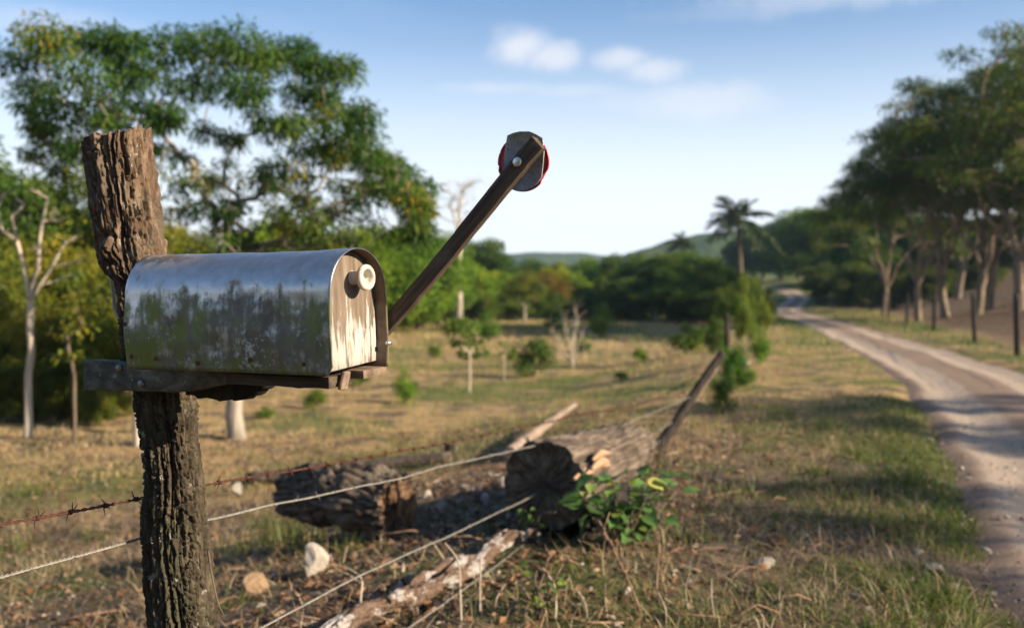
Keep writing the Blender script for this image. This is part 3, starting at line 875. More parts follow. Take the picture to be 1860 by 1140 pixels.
r = np.random.default_rng(77)
disp = (fbm(np.stack([ct * 1.4, st * 1.4, zz * 2.2], -1), 3) - .5) * .022
top_part = sstep(zz, 1.28, 1.42)
bark = fbm(np.stack([ct * 7, st * 7, zz * 10], -1), 4)
disp += (bark - .5) * (.018 + .004 * top_part)
ridg = np.abs(fbm(np.stack([ct * 12 + 3, st * 12, zz * 4], -1), 3) - .5)
disp -= .012 * np.exp(-(ridg / .035) ** 2)
fine = fbm(np.stack([ct * 20, st * 20, zz * 48], -1), 4)
disp += (fine - .5) * .014
chip_ = np.abs(fbm(np.stack([ct * 16 + 5, st * 16, zz * 22], -1), 3) - .5)
disp -= .010 * np.exp(-(chip_ / .03) ** 2)
# long drying cracks
for k in range(34):
    t0 = r.uniform(0, 2 * np.pi); z0 = r.uniform(.2, 1.7); ln = r.uniform(.12, .5); wd = r.uniform(.012, .045); dp = r.uniform(.006, .020)
    wander = t0 + .10 * np.sin(zz * r.uniform(5, 14) + k) + (vnoise(np.stack([zz * 18, zz * 0 + k, zz * 0], -1)) - .5) * .12
    dt = (TT - wander + np.pi) % (2 * np.pi) - np.pi
    disp -= dp * np.exp(-(dt / wd) ** 2) * (1 - sstep(np.abs(zz - z0) / ln, .6, 1.0))
# the deep splits that run down from the sawn top, on the side facing the road and mailbox
for t0, ln, wd, dp in ((4.52, .36, .028, .026), (4.86, .44, .03, .03), (5.25, .24, .022, .028), (4.2, .2, .03, .016), (5.6, .3, .03, .02), (4.66, .15, .05, .012)):
    wander = t0 + .07 * np.sin((1.75 - zz) * 8 + t0 * 7) + (1.75 - zz) * .25 * (t0 - 4.6)
    dt = (TT - wander + np.pi) % (2 * np.pi) - np.pi
    disp -= dp * np.exp(-(dt / wd) ** 2) * (1 - sstep(1.78 - zz, ln * .6, ln))
# checked, crocodile-skinned lower part
d1, d2 = worley(TT * 4.2 + .25 * np.sin(zz * 30), zz * 34)
chk = sstep(fbm(np.stack([ct * 2, st * 2, zz * 4 + 8], -1), 3), .40, .55) * (1 - top_part)
disp -= .009 * (1 - sstep(d2 - d1, .02, .13)) * chk
# knot on the upper part
kn = at(262 - 45, 455, PD); 
dkn = np.hypot(((TT - 4.35 + np.pi) % (2 * np.pi) - np.pi) * .07 / .02, (zz - kn[2]) / .02)
disp += .022 * np.exp(-dkn ** 2) - .010 * np.exp(-((dkn - 1.7) / .4) ** 2)
RD = hwid[:, None] * (1 + 0 * TT) + disp
V = np.zeros((nh, nt, 3))
V[..., 0] = cen[:, 0][:, None] + RD * ct; V[..., 1] = cen[:, 1][:, None] + RD * st * .95; V[..., 2] = zz
# ragged sawn top: tilt, splinters
tt = sstep(np.arange(nh), 26, 0)[:, None]
V[..., 2] += tt * ((V[..., 0] - cen[0, 0]) * .22 + .010 * (vnoise(np.stack([TT * 3, TT * 0, TT * 0], -1)) - .5) - .012)
caps_in = [V[0] * (1 - f) + V[0].mean(0) * f + np.array([0, 0, 1]) * (-.006 * f + .010 * (fbm(np.stack([V[0][:, 0] * 60, V[0][:, 1] * 60, V[0][:, 0] * 0], -1), 3) - .5) * min(1, f * 4))[:, None] for f in (.12, .25, .4, .55, .7, .85, .97)]
V = np.concatenate([np.array(caps_in[::-1]), V])
m = Mat('post_bark')
v = m.mapping((1, 1, .22))
n1 = m.noise(55, 6, .65, v, .4); n2 = m.noise(7, 4, .6); n3 = m.noise(26, 5, .7)
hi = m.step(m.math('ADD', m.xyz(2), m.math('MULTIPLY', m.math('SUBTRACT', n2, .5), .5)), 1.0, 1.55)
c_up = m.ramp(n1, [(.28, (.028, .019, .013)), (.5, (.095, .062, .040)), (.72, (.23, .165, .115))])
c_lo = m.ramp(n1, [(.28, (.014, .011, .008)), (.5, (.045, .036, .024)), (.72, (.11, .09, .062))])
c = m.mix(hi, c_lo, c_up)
c = m.mix(m.math('MULTIPLY', m.step(n2, .48, .62), .5), c, m.mix(hi, (.05, .052, .028), (.10, .085, .06)))
grey = m.math('MULTIPLY', m.step(n3, .60, .66), m.step(m.noise(6, 3), .46, .58))
c = m.mix(grey, c, (.30, .29, .25))
nb = m.bump(n1, .7, .004); nb = m.bump(m.noise(220, 4, .65, v), .5, .0015, nb)
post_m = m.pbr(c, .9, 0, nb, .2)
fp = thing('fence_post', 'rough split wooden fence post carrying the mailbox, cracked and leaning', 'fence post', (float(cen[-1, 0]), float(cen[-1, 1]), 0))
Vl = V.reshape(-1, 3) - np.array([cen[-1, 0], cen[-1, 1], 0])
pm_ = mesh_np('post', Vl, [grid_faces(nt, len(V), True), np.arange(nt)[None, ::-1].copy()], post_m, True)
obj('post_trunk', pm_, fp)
# curl of pale vine behind the post and loose bark strip low down
pv = [at(203, 505, 2.42), at(207, 540, 2.42), at(209, 560, 2.42), at(218, 578, 2.41), at(232, 588, 2.40), at(250, 592, 2.36)]
V, F = tube(spline(pv, 6), .005, 7); obj('vine_stem', mesh_np('vine_stem', V - np.array([cen[-1, 0], cen[-1, 1], 0]), F, M['bark_pale'], True), fp)
pv = [at(378, 1000, 2.27), at(381, 1020, 2.25), at(384, 1040, 2.24), at(395, 1090, 2.24), at(406, 1116, 2.24)]
V, F = tube(spline(pv, 6), np.linspace(.003, .001, 25), 6); obj('bark_strip', mesh_np('bark_strip', V - np.array([cen[-1, 0], cen[-1, 1], 0]), F, M['bark'], True), fp)

# ------------------------------------------------------------------ mailbox
MO = np.array([-.3269, 1.8256, 1.2453]); yaw, pit, rol, MW, ML = .4933, .0097, .0386, .1707, .542
MH = .235
A = np.array([math.cos(yaw) * math.cos(pit), -math.sin(yaw) * math.cos(pit), math.sin(pit)])
v0 = np.array([math.sin(yaw), math.cos(yaw), 0]); w0 = np.cross(A, v0)
Vv = math.cos(rol) * v0 + math.sin(rol) * w0; Wv = np.cross(A, Vv)
MB = thing('mailbox', 'weathered arched metal mailbox with wooden door and raised signal arm', 'mailbox', tuple(MO))
MB.rotation_mode = 'QUATERNION'
MB.rotation_quaternion = Matrix((tuple(A), tuple(Vv), tuple(Wv))).transposed().to_quaternion()   # local: x front, y far side, z up


def loc(p):
    q = np.asarray(p) - MO
    return np.array([q @ A, q @ Vv, q @ Wv])


def on_plane(px, py, axis, val):
    n = (A, Vv, Wv)[axis]
    return loc(ray_plane(px, py, MO + n * val, n))


# sheet: arched profile swept along the box, with small dents
prof = []
rr_ = MW / 2
for t in np.linspace(0, 1, 18): prof.append((-.006 * math.sin(math.pi * t), t * (MH - rr_ * 1.02)))
for t in np.linspace(0, math.pi, 44)[1:-1]: prof.append((rr_ - rr_ * math.cos(t), MH - rr_ * 1.02 + rr_ * 1.02 * math.sin(t)))
for t in np.linspace(1, 0, 18): prof.append((MW + .004 * math.sin(math.pi * t), t * (MH - rr_ * 1.02)))
prof = np.array(prof); npf = len(prof); ns = 90
sx = np.linspace(-ML, 0, ns)
X, _ = np.meshgrid(sx, np.arange(npf), indexing='ij')
Yp = np.tile(prof[:, 0], (ns, 1)); Zp = np.tile(prof[:, 1], (ns, 1))
nrm = np.gradient(prof, axis=0); nrm = np.stack([-nrm[:, 1], nrm[:, 0]], -1); nrm /= np.linalg.norm(nrm, axis=1)[:, None]
arc = np.concatenate([[0], np.cumsum(np.linalg.norm(np.diff(prof, axis=0), axis=1))])
dn = (fbm(np.stack([X * 9, np.tile(arc, (ns, 1)) * 11, X * 0], -1), 3) - .5) * .0075
for dx_, da_, rw_, dp_ in ((-.12, .10, .03, .004), (-.20, .15, .035, .003), (-.38, .09, .03, .0035), (-.07, .13, .018, .003), (-.29, .05, .025, .003)):
    dn -= dp_ * np.exp(-((X - dx_) / rw_) ** 2 - ((np.tile(arc, (ns, 1)) - da_) / (rw_ * .7)) ** 2)
dn += .0016 * np.exp(-((X + .032) / .004) ** 2) * (np.tile(arc, (ns, 1)) < .12)
dn -= .0035 * np.exp(-((X + .018) / .012) ** 2) * np.exp(-((np.tile(arc, (ns, 1)) - .05) / .04) ** 2)
Yp = Yp + nrm[None, :, 0] * dn; Zp = Zp + nrm[None, :, 1] * dn
# the front lower corner of the near side is clipped, the rear arch leans a little
clip = np.clip(.016 - (np.tile(arc, (ns, 1))), 0, 1) * (np.tile(arc, (ns, 1)) < .016)
X = X - clip * sstep(X, -.02, 0) * .9
V = np.stack([X, Yp, Zp], -1).reshape(-1, 3)
m = Mat('galvanised_sheet')
hz_ = m.xyz(2); lx_ = m.xyz(0)
nA = m.noise(15, 6, .66, m.mapping((1, 1, 1.2))); nB = m.noise(38, 5, .68); nC = m.noise(4, 3, .5); nD = m.noise(90, 4, .7)
vert = m.noise(60, 4, .6, m.mapping((1, 1, .06)))
low = m.math('SUBTRACT', 1.0, m.step(hz_, .09, .235))
film = m.math('MULTIPLY', m.step(m.math('ADD', m.math('ADD', nA, m.math('MULTIPLY', low, .42)), m.math('MULTIPLY', m.math('SUBTRACT', vert, .5), .5)), .68, .92), 0.85)
base = m.ramp(nB, [(.3, (.36, .36, .36)), (.6, (.47, .47, .47)), (.8, (.55, .55, .54))])
alg = m.ramp(m.math('ADD', m.math('MULTIPLY', nC, .6), m.math('MULTIPLY', nB, .4)), [(.38, (.075, .055, .035)), (.46, (.10, .085, .035)), (.53, (.10, .125, .012)), (.60, (.17, .16, .10))])
c = m.mix(film, base, alg)
# pale oxide bloom low on the side, rust blush near the bottom edge
bloom = m.math('MULTIPLY', m.math('MULTIPLY', m.step(nD, .50, .60), m.step(m.noise(13, 4, .65), .50, .58)), m.math('SUBTRACT', 1.0, m.step(hz_, .06, .105)))
c = m.mix(m.math('MULTIPLY', bloom, .9), c, (.50, .53, .53))
rings = m.voro(26, m.mapping((1, 1, 1)))
rmask = m.math('MULTIPLY', m.math('MULTIPLY', m.step(rings, .10, .14), m.math('SUBTRACT', 1.0, m.step(rings, .19, .25))), m.math('MULTIPLY', m.step(m.noise(7, 2), .55, .60), m.math('MULTIPLY', m.step(hz_, .095, .115), m.math('SUBTRACT', 1.0, m.step(hz_, .14, .165)))))
c = m.mix(m.math('MULTIPLY', rmask, .55), c, (.36, .38, .34))
rust = m.math('MULTIPLY', m.step(m.noise(20, 5, .7), .60, .68), m.math('SUBTRACT', 1.0, m.step(hz_, .03, .09)))
c = m.mix(m.math('MULTIPLY', rust, .7), c, (.17, .07, .03))
moss = m.math('MULTIPLY', m.math('MULTIPLY', m.step(m.noise(19, 5, .68, m.mapping((1, 1, .8))), .46, .57), m.step(m.noise(5.5, 3, .5), .42, .54)), m.math('SUBTRACT', 1.0, m.step(hz_, .115, .165)))
c = m.mix(m.math('MULTIPLY', moss, .8), c, (.14, .165, .012))
stain = m.math('MULTIPLY', m.step(m.noise(14, 4, .6), .42, .55), m.math('MULTIPLY', m.step(hz_, .195, .232), m.math('SUBTRACT', 1.0, m.step(lx_, -.50, -.34))))
c = m.mix(m.math('MULTIPLY', stain, .7), c, (.14, .085, .06))
cover = m.math('MAXIMUM', m.math('MAXIMUM', film, m.math('MULTIPLY', bloom, .9)), m.math('MAXIMUM', m.math('MAXIMUM', rust, moss), stain))
metal = m.math('SUBTRACT', .95, m.math('MULTIPLY', cover, .75))
rough = m.math('ADD', m.math('ADD', .27, m.math('MULTIPLY', cover, .26)), m.math('MULTIPLY', nB, .12))
nb = m.bump(nB, .12, .0015); nb = m.bump(m.noise(11, 2, .5), .25, .004, nb)
sheet_m = m.pbr(c, rough, metal, nb, .5)
body = obj('body', mesh_np('mailbox_body', V, grid_faces(npf, ns)[:, ::-1].copy(), sheet_m, True), MB)
so = body.modifiers.new('thick', 'SOLIDIFY'); so.thickness = .0016; so.offset = -1; so.material_offset = 1; so.material_offset_rim = 0
m = Mat('hood_inside')
body.data.materials.append(m.pbr(m.ramp(m.noise(24, 5, .65), [(.3, (.10, .07, .05)), (.6, (.20, .15, .115)), (.8, (.30, .25, .2))]), .6, .35, None, .4))
bpy.context.view_layer.update()


def poly_plate(outline, x0, x1, bev=.0015):
    """extrude a (y,z) outline along x with slightly eased edges"""
    o = np.asarray(outline, float); c0 = o.mean(0); n = len(o)
    d = o - c0; L = np.linalg.norm(d, axis=1)[:, None]; ins = o - d / L * bev
    rings = [np.c_[np.full(n, x0), ins], np.c_[np.full(n, x0 + bev), o], np.c_[np.full(n, x1 - bev), o], np.c_[np.full(n, x1), ins]]
    V = np.concatenate(rings)
    return V, [grid_faces(n, 4, True), np.arange(n)[None, ::-1].copy(), (3 * n + np.arange(n))[None, :]]


# wooden door board, set back under the hood; peeling white paint
m = Mat('peeling_paint')
v = m.mapping((1, 1, .09)); hz_ = m.xyz(2)
g = m.noise(120, 5, .65, v, .2); g2 = m.noise(14, 4, .6)
woodc = m.ramp(m.noise(70, 5, .6, v), [(.3, (.075, .058, .042)), (.55, (.15, .115, .085)), (.75, (.23, .185, .14))])
paint = m.ramp(m.noise(8, 3), [(.3, (.30, .29, .26)), (.7, (.42, .41, .38))])
keep = m.step(m.math('ADD', m.math('MULTIPLY', g, .85), m.math('ADD', m.math('MULTIPLY', m.step(hz_, .225, .03), .30), m.math('MULTIPLY', g2, .22))), .74, .84)
mold = m.math('MULTIPLY', m.step(m.noise(30, 4, .7, m.mapping((1, 1, .35))), .58, .70), .35)
c = m.mix(mold, m.mix(keep, woodc, paint), (.22, .22, .12))
door_m = m.pbr(c, .8, 0, m.bump(m.math('ADD', m.math('MULTIPLY', keep, .6), g), .6, .0012), .25)
dout = [(q[0] * .965 + MW * .0175, q[1] * .972 + .003) for q in prof[::2]]
V, F = poly_plate(dout, -.046, -.027)
door = obj('door', mesh_np('mailbox_door', V, F, door_m), MB)
V, F = poly_plate([(q[0] * .96 + MW * .02, q[1] * .97 + .003) for q in prof[::2]], -ML + .004, -ML + .022)
dark_wood = wood_mat('dark_wood', (.03, .022, .016), (.075, .054, .038), (.15, .11, .08), None, 1.0, (.12, 1, 1))
obj('back_board', mesh_np('mailbox_back', V, F, dark_wood), MB)
# knob: hollow spool
m = Mat('ceramic')
knob_m = m.pbr(m.mix(m.step(m.noise(60, 4, .6), .5, .68), (.50, .47, .40), (.33, .28, .21)), .5, 0, m.bump(m.noise(140, 3), .15, .001), .45)
kp = on_plane(668, 504, 0, .008)
kprof = [(-.058, .016), (-.056, .0135), (-.045, .0122), (-.033, .0125), (-.030, .0145), (-.028, .021), (-.024, .0245), (-.018, .0255), (-.013, .0245), (-.0105, .0215), (-.0105, .0180), (-.013, .0160), (-.020, .0148), (-.034, .0138), (-.036, .001)]
th = np.linspace(0, 2 * np.pi, 40, endpoint=False)
V = np.array([[((x + .058) * .8 - .028, kp[1] + r_ * math.cos(a), kp[2] + r_ * math.sin(a)) for a in th] for x, r_ in kprof]).reshape(-1, 3)
obj('knob', mesh_np('mailbox_knob', V, [grid_faces(40, len(kprof), True)], knob_m, True), door)


def rough_box(lo, hi, n=(14, 3, 3), amp=.002, seed=0, warp=None):
    """box with slightly worn, uneven faces"""
    from itertools import product
    lo, hi = np.array(lo, float), np.array(hi, float)
    Vs, Fs, off = [], [], 0
    for ax in range(3):
        b, c = (ax + 1) % 3, (ax + 2) % 3
        for s in (0, 1):
            u = np.linspace(0, 1, n[b] + 1); w = np.linspace(0, 1, n[c] + 1)
            U, Wg = np.meshgrid(u, w)
            P = np.zeros(U.shape + (3,)); P[..., ax] = s; P[..., b] = U; P[..., c] = Wg
            Vs.append(P.reshape(-1, 3)); f = grid_faces(n[b] + 1, n[c] + 1)
            Fs.append((f if s else f[:, ::-1]) + off); off += U.size
    Q = np.concatenate(Vs)
    ed = (np.minimum(Q, 1 - Q) < 1e-6).sum(1)
    P = lo + Q * (hi - lo)
    P = P - (Q - .5) * 2 * ((ed >= 2) * .0016)[:, None]
    nz = np.stack([fbm(P * 30 + seed + 9 * k, 3) - .5 for k in range(3)], -1)
    P = P + nz * amp * 2
    if warp: P = warp(P)
    return P, [np.concatenate(Fs)]


# floor, battens below the front
V, F = rough_box((-ML + .01, .010, -.004), (-.052, MW - .012, .016), (16, 4, 2), .001, 1); obj('floor_board', mesh_np('mailbox_floor', V, F, dark_wood), MB)
V, F = rough_box((-.30, .030, -.030), (-.036, .150, -.0055), (10, 6, 2), .0015, 2, lambda P: P + np.stack([P[:, 0] * 0, P[:, 0] * 0, np.where(P[:, 2] < -.02, .02 * sstep(P[:, 1], .06, .13), 0)], -1))
obj('floor_cleat', mesh_np('mailbox_cleat', V, F, dark_wood), MB)
brown_wood = wood_mat('brown_wood', (.08, .055, .038), (.17, .12, .085), (.28, .21, .15), None, 1.0, (.12, 1, 1))
V, F = rough_box((-.034, .060, -.034), (-.022, .082, .001), (3, 3, 5), .001, 3, lambda P: P + np.stack([P[:, 0] * 0, (P[:, 2]) * .35, P[:, 0] * 0], -1)); obj('batten', mesh_np('mailbox_batten', V, F, brown_wood), MB)
V, F = rough_box((-.075, .098, -.018), (-.006, MW + .006, .001), (6, 6, 3), .0012, 4); obj('sill_block', mesh_np('mailbox_sill', V, F, brown_wood), MB)

# nails with rusty heads along the near lower edge
m = Mat('rust'); rust_m = m.pbr(m.ramp(m.noise(200, 4), [(.3, (.05, .022, .012)), (.7, (.16, .06, .028))]), .9, 0, m.bump(m.noise(300, 3), .5, .001), .2)
rp = [(0, .0032), (.0008, .0046), (.0016, .0040), (.0022, .0022), (.0024, .0003)]
nV = np.array([[(r_ * math.cos(a), -x, r_ * math.sin(a)) for a in np.linspace(0, 2 * np.pi, 12, endpoint=False)] for x, r_ in rp]).reshape(-1, 3)
nail_me = mesh_np('nail_head', nV, [grid_faces(12, 5, True)], rust_m, True)
for px, py in ((286, 651), (361, 659), (457, 653), (554, 661), (242, 647), (232, 588)):
    q = on_plane(px, py, 1, 0)
    o = obj('nail', nail_me, MB); o.location = (q[0], -.0015 - .006 * math.sin(math.pi * min(1, q[2] / .148)), q[2])

# signal arm (stands in the plane of the far side) with plate, red reflector and bolt
y_arm = MW + .012
c0, c1 = on_plane(705.5, 567, 1, y_arm), on_plane(964.6, 248.7, 1, y_arm)
e0, e1 = on_plane(708, 600, 1, y_arm), on_plane(987, 266, 1, y_arm)
p_lo, p_hi = (c0 + e0) / 2, (c1 + e1) / 2
dir_ = (p_hi - p_lo); Larm = np.linalg.norm(dir_); dir_ /= Larm
perp = np.cross(dir_, np.array([0, 1.0, 0])); perp *= (-1 if perp[2] < 0 else 1)
w_lo = abs((c0 - e0) @ perp); w_hi = abs((c1 - e1) @ perp)
EXT = .17


def arm_warp(P):
    s = P[:, 0] / (Larm + EXT); wd = w_lo + (w_hi - w_lo) * s
    cx = P[:, 0] - EXT
    b = (P[:, 2]) * wd + .0015 * np.sin(s * 9)
    return p_lo + dir_ * cx[:, None] + perp * b[:, None] + np.array([0, 1.0, 0]) * P[:, 1][:, None]


V, F = rough_box((0, 0, -.5), (Larm + EXT, .020, .5), (50, 4, 6), 0.0, 5, None)
V[:, 2] = np.clip(V[:, 2], -.5, .5)
V = arm_warp(V)
V += np.stack([fbm(V * 40 + 9 * k, 3) - .5 for k in range(3)], -1) * .0035
m = Mat('arm_wood')
rotv = m.mapping((1, 1, 1), (0, math.atan2(dir_[2], dir_[0]), 0))
v = m.mapping((.06, 1, 1), vec=rotv)
g = m.noise(90, 5, .62, v, .2)
arm_m = m.pbr(m.mix(m.math('MULTIPLY', m.step(m.noise(16, 4, .6), .5, .7), .5), m.ramp(g, [(.3, (.032, .023, .016)), (.5, (.07, .049, .034)), (.72, (.135, .097, .068))]), (.12, .095, .075)), .82, 0, m.bump(g, .5, .0015), .3)
arm = obj('signal_arm', mesh_np('signal_arm', V, F, arm_m), MB)
# grey plate
y_pl = y_arm + .0235
zinc = Mat('zinc_plate')
zn = zinc.noise(60, 5, .65)
zinc_m = zinc.pbr(zinc.mix(zinc.step(zinc.noise(220, 2), .62, .68), zinc.ramp(zn, [(.3, (.26, .275, .29)), (.6, (.38, .395, .41)), (.8, (.47, .48, .49))]), (.08, .08, .08)), .6, .25, None, .4)
plpx = [(921.5, 246), (932, 241.5), (944, 238.8), (961, 238.6), (973, 243.5), (985, 250.5), (986.5, 262), (988, 275), (986, 300), (983.5, 322), (976, 333), (966, 341), (953, 346.5), (941, 346.5), (930, 344), (921, 338), (916, 325), (914, 305), (915.5, 285), (918, 265)]


def plate_y(pxs, y0, y1):
    o = np.array([on_plane(a, b, 1, y0) for a, b in pxs]); n = len(o); o2 = o.copy(); o2[:, 1] = y1
    i = np.arange(n); j = (i + 1) % n; z_ = np.full(n, 2 * n)
    return np.concatenate([o, o2, [o.mean(0)], [o2.mean(0)]]), [grid_faces(n, 2, True), np.stack([i, j, z_], -1), np.stack([n + j, n + i, z_ + 1], -1)]


V, F = plate_y(plpx, y_pl, y_pl + .0022); obj('signal_plate', mesh_np('signal_plate', V, F, zinc_m), arm)
# red reflector: shallow dish with chipped rim and a moulded ring
y_rd = y_pl + .0045
cen_r = on_plane(949.5, 296, 1, y_rd); e_r = on_plane(998.5, 296, 1, y_rd); t_r = on_plane(949.5, 246, 1, y_rd); RR_ = (np.linalg.norm(e_r - cen_r) + np.linalg.norm(t_r - cen_r)) / 2
th = np.linspace(0, 2 * np.pi, 96, endpoint=False)
chip = np.ones(96)
for a0, wd, dp in ((3.22, .06, .05), (3.65, .10, .06), (5.75, .16, .10), (5.55, .07, .06), (3.5, .03, .03), (2.7, .03, .02)): chip -= dp * np.exp(-(((th - a0 + np.pi) % (2 * np.pi) - np.pi) / wd) ** 2)
rings = [(0.0, .006), (.60, .006), (.74, .005), (.78, .0015), (.83, .001), (.86, .004), (.93, .004), (.97, .0012), (1.0, .0), (1.0, .004), (.9, .009), (0, .009)]
V = np.array([[cen_r + np.array([math.cos(a) * q * RR_ * (ch if q > .9 else 1), dy, math.sin(a) * q * RR_ * (ch if q > .9 else 1)]) for a, ch in zip(th, chip)] for q, dy in rings]).reshape(-1, 3)
m = Mat('red_reflector')
red_m = m.pbr(m.mix(m.step(m.noise(70, 4, .65), .45, .7), (.42, .018, .022), (.30, .05, .045)), .32, 0, m.bump(m.voro(420), .25, .001), .5)
obj('reflector', mesh_np('reflector', V, [grid_faces(96, len(rings), True)], red_m, True), arm)
bp = on_plane(940, 294, 1, y_arm)
bprof = [(.004, .0088), (-.0022, .0088), (-.0034, .0080), (-.0040, .0060), (-.0041, .0002)]
V = np.array([[(bp[0] + r_ * math.cos(a), y_arm + x, bp[2] + r_ * math.sin(a)) for a in np.linspace(0, 2 * np.pi, 28, endpoint=False)] for x, r_ in bprof]).reshape(-1, 3)
steel_m = Mat('steel_bolt').pbr((.62, .62, .60), .35, .9)
obj('bolt', mesh_np('arm_bolt', V, [grid_faces(28, 5, True)], steel_m, True), arm)
q = on_plane(707, 623, 1, MW)
V, F = tube(np.array([[q[0] - .004, MW - .002, q[2]], [q[0] - .004, MW + .010, q[2]]]), .0045, 10); obj('pivot_bolt', mesh_np('pivot_bolt', V, F, steel_m), MB)

# ------------------------------------------------------------------ support board under the mailbox, bolted to the post
SB = thing('support_board', 'thick weathered board bolted to the fence post, carrying the mailbox', 'board', tuple(at(300, 700, 2.2)))
SO = np.array(SB.location)
grey_wood = wood_mat('grey_wood', (.045, .04, .03), (.115, .105, .08), (.25, .235, .20), (.30, .31, .27), 1.0, (.10, 1, 1), .85, .8, .003)
# outline of the board on its near face: x runs along the mailbox, z up, origin on the post
PL0 = np.array([-.766, 2.2, 0]); AX = np.array([.8815, -.4735, 0]) / np.linalg.norm([.8815, -.4735]); NX = np.array([.4735, .8807, 0])


def bpt(px, py):
    q = ray_plane(px, py, PL0, NX) - PL0
    return q @ AX, q[2]


xb0 = bpt(151, 680)[0]; xb1 = bpt(575, 690)[0]
bot = [bpt(*p) for p in ((151, 708), (230, 710), (330, 712), (360, 706), (400, 698), (450, 694), (500, 697), (545, 706), (576, 700))]
topz = bpt(151, 649)[1]
n = 60; xs = np.linspace(xb0, xb1, n)
bz_ = np.interp(xs, [b[0] for b in bot], [b[1] for b in bot]); tz_ = np.full(n, min(topz, MO[2] - .004)) - np.linspace(0, .003, n)
TH_ = .045
rows = []
for k, (yy, f) in enumerate([(0.002, 0.0), (0, .03), (0, .25), (0, .5), (0, .75), (0, .97), (.002, 1.0), (TH_ * .5, 1.0), (TH_, 1.0), (TH_, .5), (TH_, 0.0), (TH_ * .5, 0.0)]):
    rows.append(PL0 + AX * xs[:, None] + NX * yy + np.array([0, 0, 1]) * (bz_ + (tz_ - bz_) * f)[:, None])
V = np.array(rows).transpose(1, 0, 2)
V = V + np.stack([fbm(V * 45 + 9 * k, 3) - .5 for k in range(3)], -1) * .004 - np.stack([0 * V[..., 0], 0 * V[..., 0], .003 * (fbm(V * np.array([6, 6, 120.]), 3) - .5)], -1)
nn = V.shape[1]
obj('plank', mesh_np('support_plank', V.reshape(-1, 3) - SO, [grid_faces(nn, n, True)[:, ::-1].copy(), np.arange(nn)[None, :].copy(), ((n - 1) * nn + np.arange(nn))[None, ::-1].copy()], grey_wood), SB)
for px, py in ((218, 668), (258, 696)):
    c_ = ray_plane(px, py, PL0, NX)
    pts = [(-.001, .0085), (-.005, .0085), (-.0065, .006), (-.007, .0003)]
    ring = []
    for dy, r_ in pts:
        ring.append([c_ + NX * dy + (AX * math.cos(a) + np.array([0, 0, 1]) * math.sin(a)) * r_ for a in np.linspace(0, 2 * np.pi, 8, endpoint=False)])
    obj('bolt', mesh_np('board_bolt', np.array(ring).reshape(-1, 3) - SO, [grid_faces(8, 4, True)], Mat('old_bolt').pbr((.22, .22, .22), .5, .7), True), SB)
# brace behind it; the underside's shade is put into its dark colour
near_black = wood_mat('near_black_wood', (.008, .007, .006), (.02, .016, .013), (.05, .04, .032), None, 1.0)
b0, b1 = loc(ray_plane(345, 700, PL0 + NX * .06, NX)), loc(ray_plane(482, 700, PL0 + NX * .06, NX))
cz = [ray_plane(px, py, PL0 + NX * .055, NX) for px, py in ((340, 716), (365, 722), (400, 726), (425, 727), (450, 721), (470, 712), (484, 699))]
xs_ = np.array([(c_ - PL0) @ AX for c_ in cz]); zs_ = np.array([c_[2] for c_ in cz])
n = 40; xs = np.linspace(xs_[0], xs_[-1], n); lowz = np.interp(xs, xs_, zs_) + (vnoise(np.stack([xs * 90, xs * 0, xs * 0], -1)) - .5) * .008
rows = [PL0 + AX * xs[:, None] + NX * yy + np.array([0, 0, 1]) * (lowz + (MO[2] - .008 - lowz) * f)[:, None] for yy, f in ((.050, 0), (.050, .5), (.050, 1), (.085, 1), (.085, .5), (.085, 0))]
V = np.array(rows).transpose(1, 0, 2)
obj('brace', mesh_np('shade_dark_brace', V.reshape(-1, 3) - SO, [grid_faces(6, n, True)[:, ::-1].copy(), np.arange(6)[None, :].copy(), ((n - 1) * 6 + np.arange(6))[None, ::-1].copy()], near_black), SB)['label'] = 'brace behind the board, shade put into its dark colour'

# ------------------------------------------------------------------ barbed wires from the post to the leaning post
LPb, LPt = ground_hit(1188, 818), None
dB = float(np.dot(LPb - CAM, CF))
LPt = at(1313, 640, dB + .25)
m = Mat('rusty_wire'); rw = m.pbr(m.ramp(m.noise(60, 5, .7), [(.3, (.03, .014, .010)), (.55, (.09, .036, .022)), (.8, (.18, .075, .042))]), .85, .25, m.bump(m.noise(400, 3), .4, .001), .3)
m = Mat('grey_wire'); gw = m.pbr(m.ramp(m.noise(40, 5, .7), [(.3, (.16, .145, .12)), (.6, (.28, .265, .23)), (.8, (.40, .38, .34))]), .55, .35, None, .4)


def barb_mesh(name, mat, s, seed, npt):
    r = np.random.default_rng(seed); parts = []
    t = np.linspace(0, 2.2 * 2 * np.pi, 26)
    parts.append(tube(np.stack([(t / t[-1] - .5) * .011 * s, np.cos(t) * .0048 * s, np.sin(t) * .0048 * s], -1), .0014 * s, 5))
    for k in range(npt):
        a = r.uniform(0, 2 * np.pi) if k > 1 else (1.2 + 3.3 * k); d = np.array([r.normal() * .3, math.cos(a), math.sin(a)]); d /= np.linalg.norm(d)
        st_ = np.array([(.5 if k % 2 else -.5) * .011 * s, .0035 * s * d[1], .0035 * s * d[2]])
        parts.append(tube(np.array([st_, st_ + d * .009 * s, st_ + d * .019 * s]), np.array([.0014, .0012, .0004]) * s, 5))
    V, F = join(parts)
    return mesh_np(name, V, F, mat, True)


BR = [barb_mesh('rusty_barb', rw, 1.0, s, 4) for s in (1, 2, 3, 4)]
BG = [barb_mesh('grey_barb', gw, .72, s, 2) for s in (5, 6, 7)]


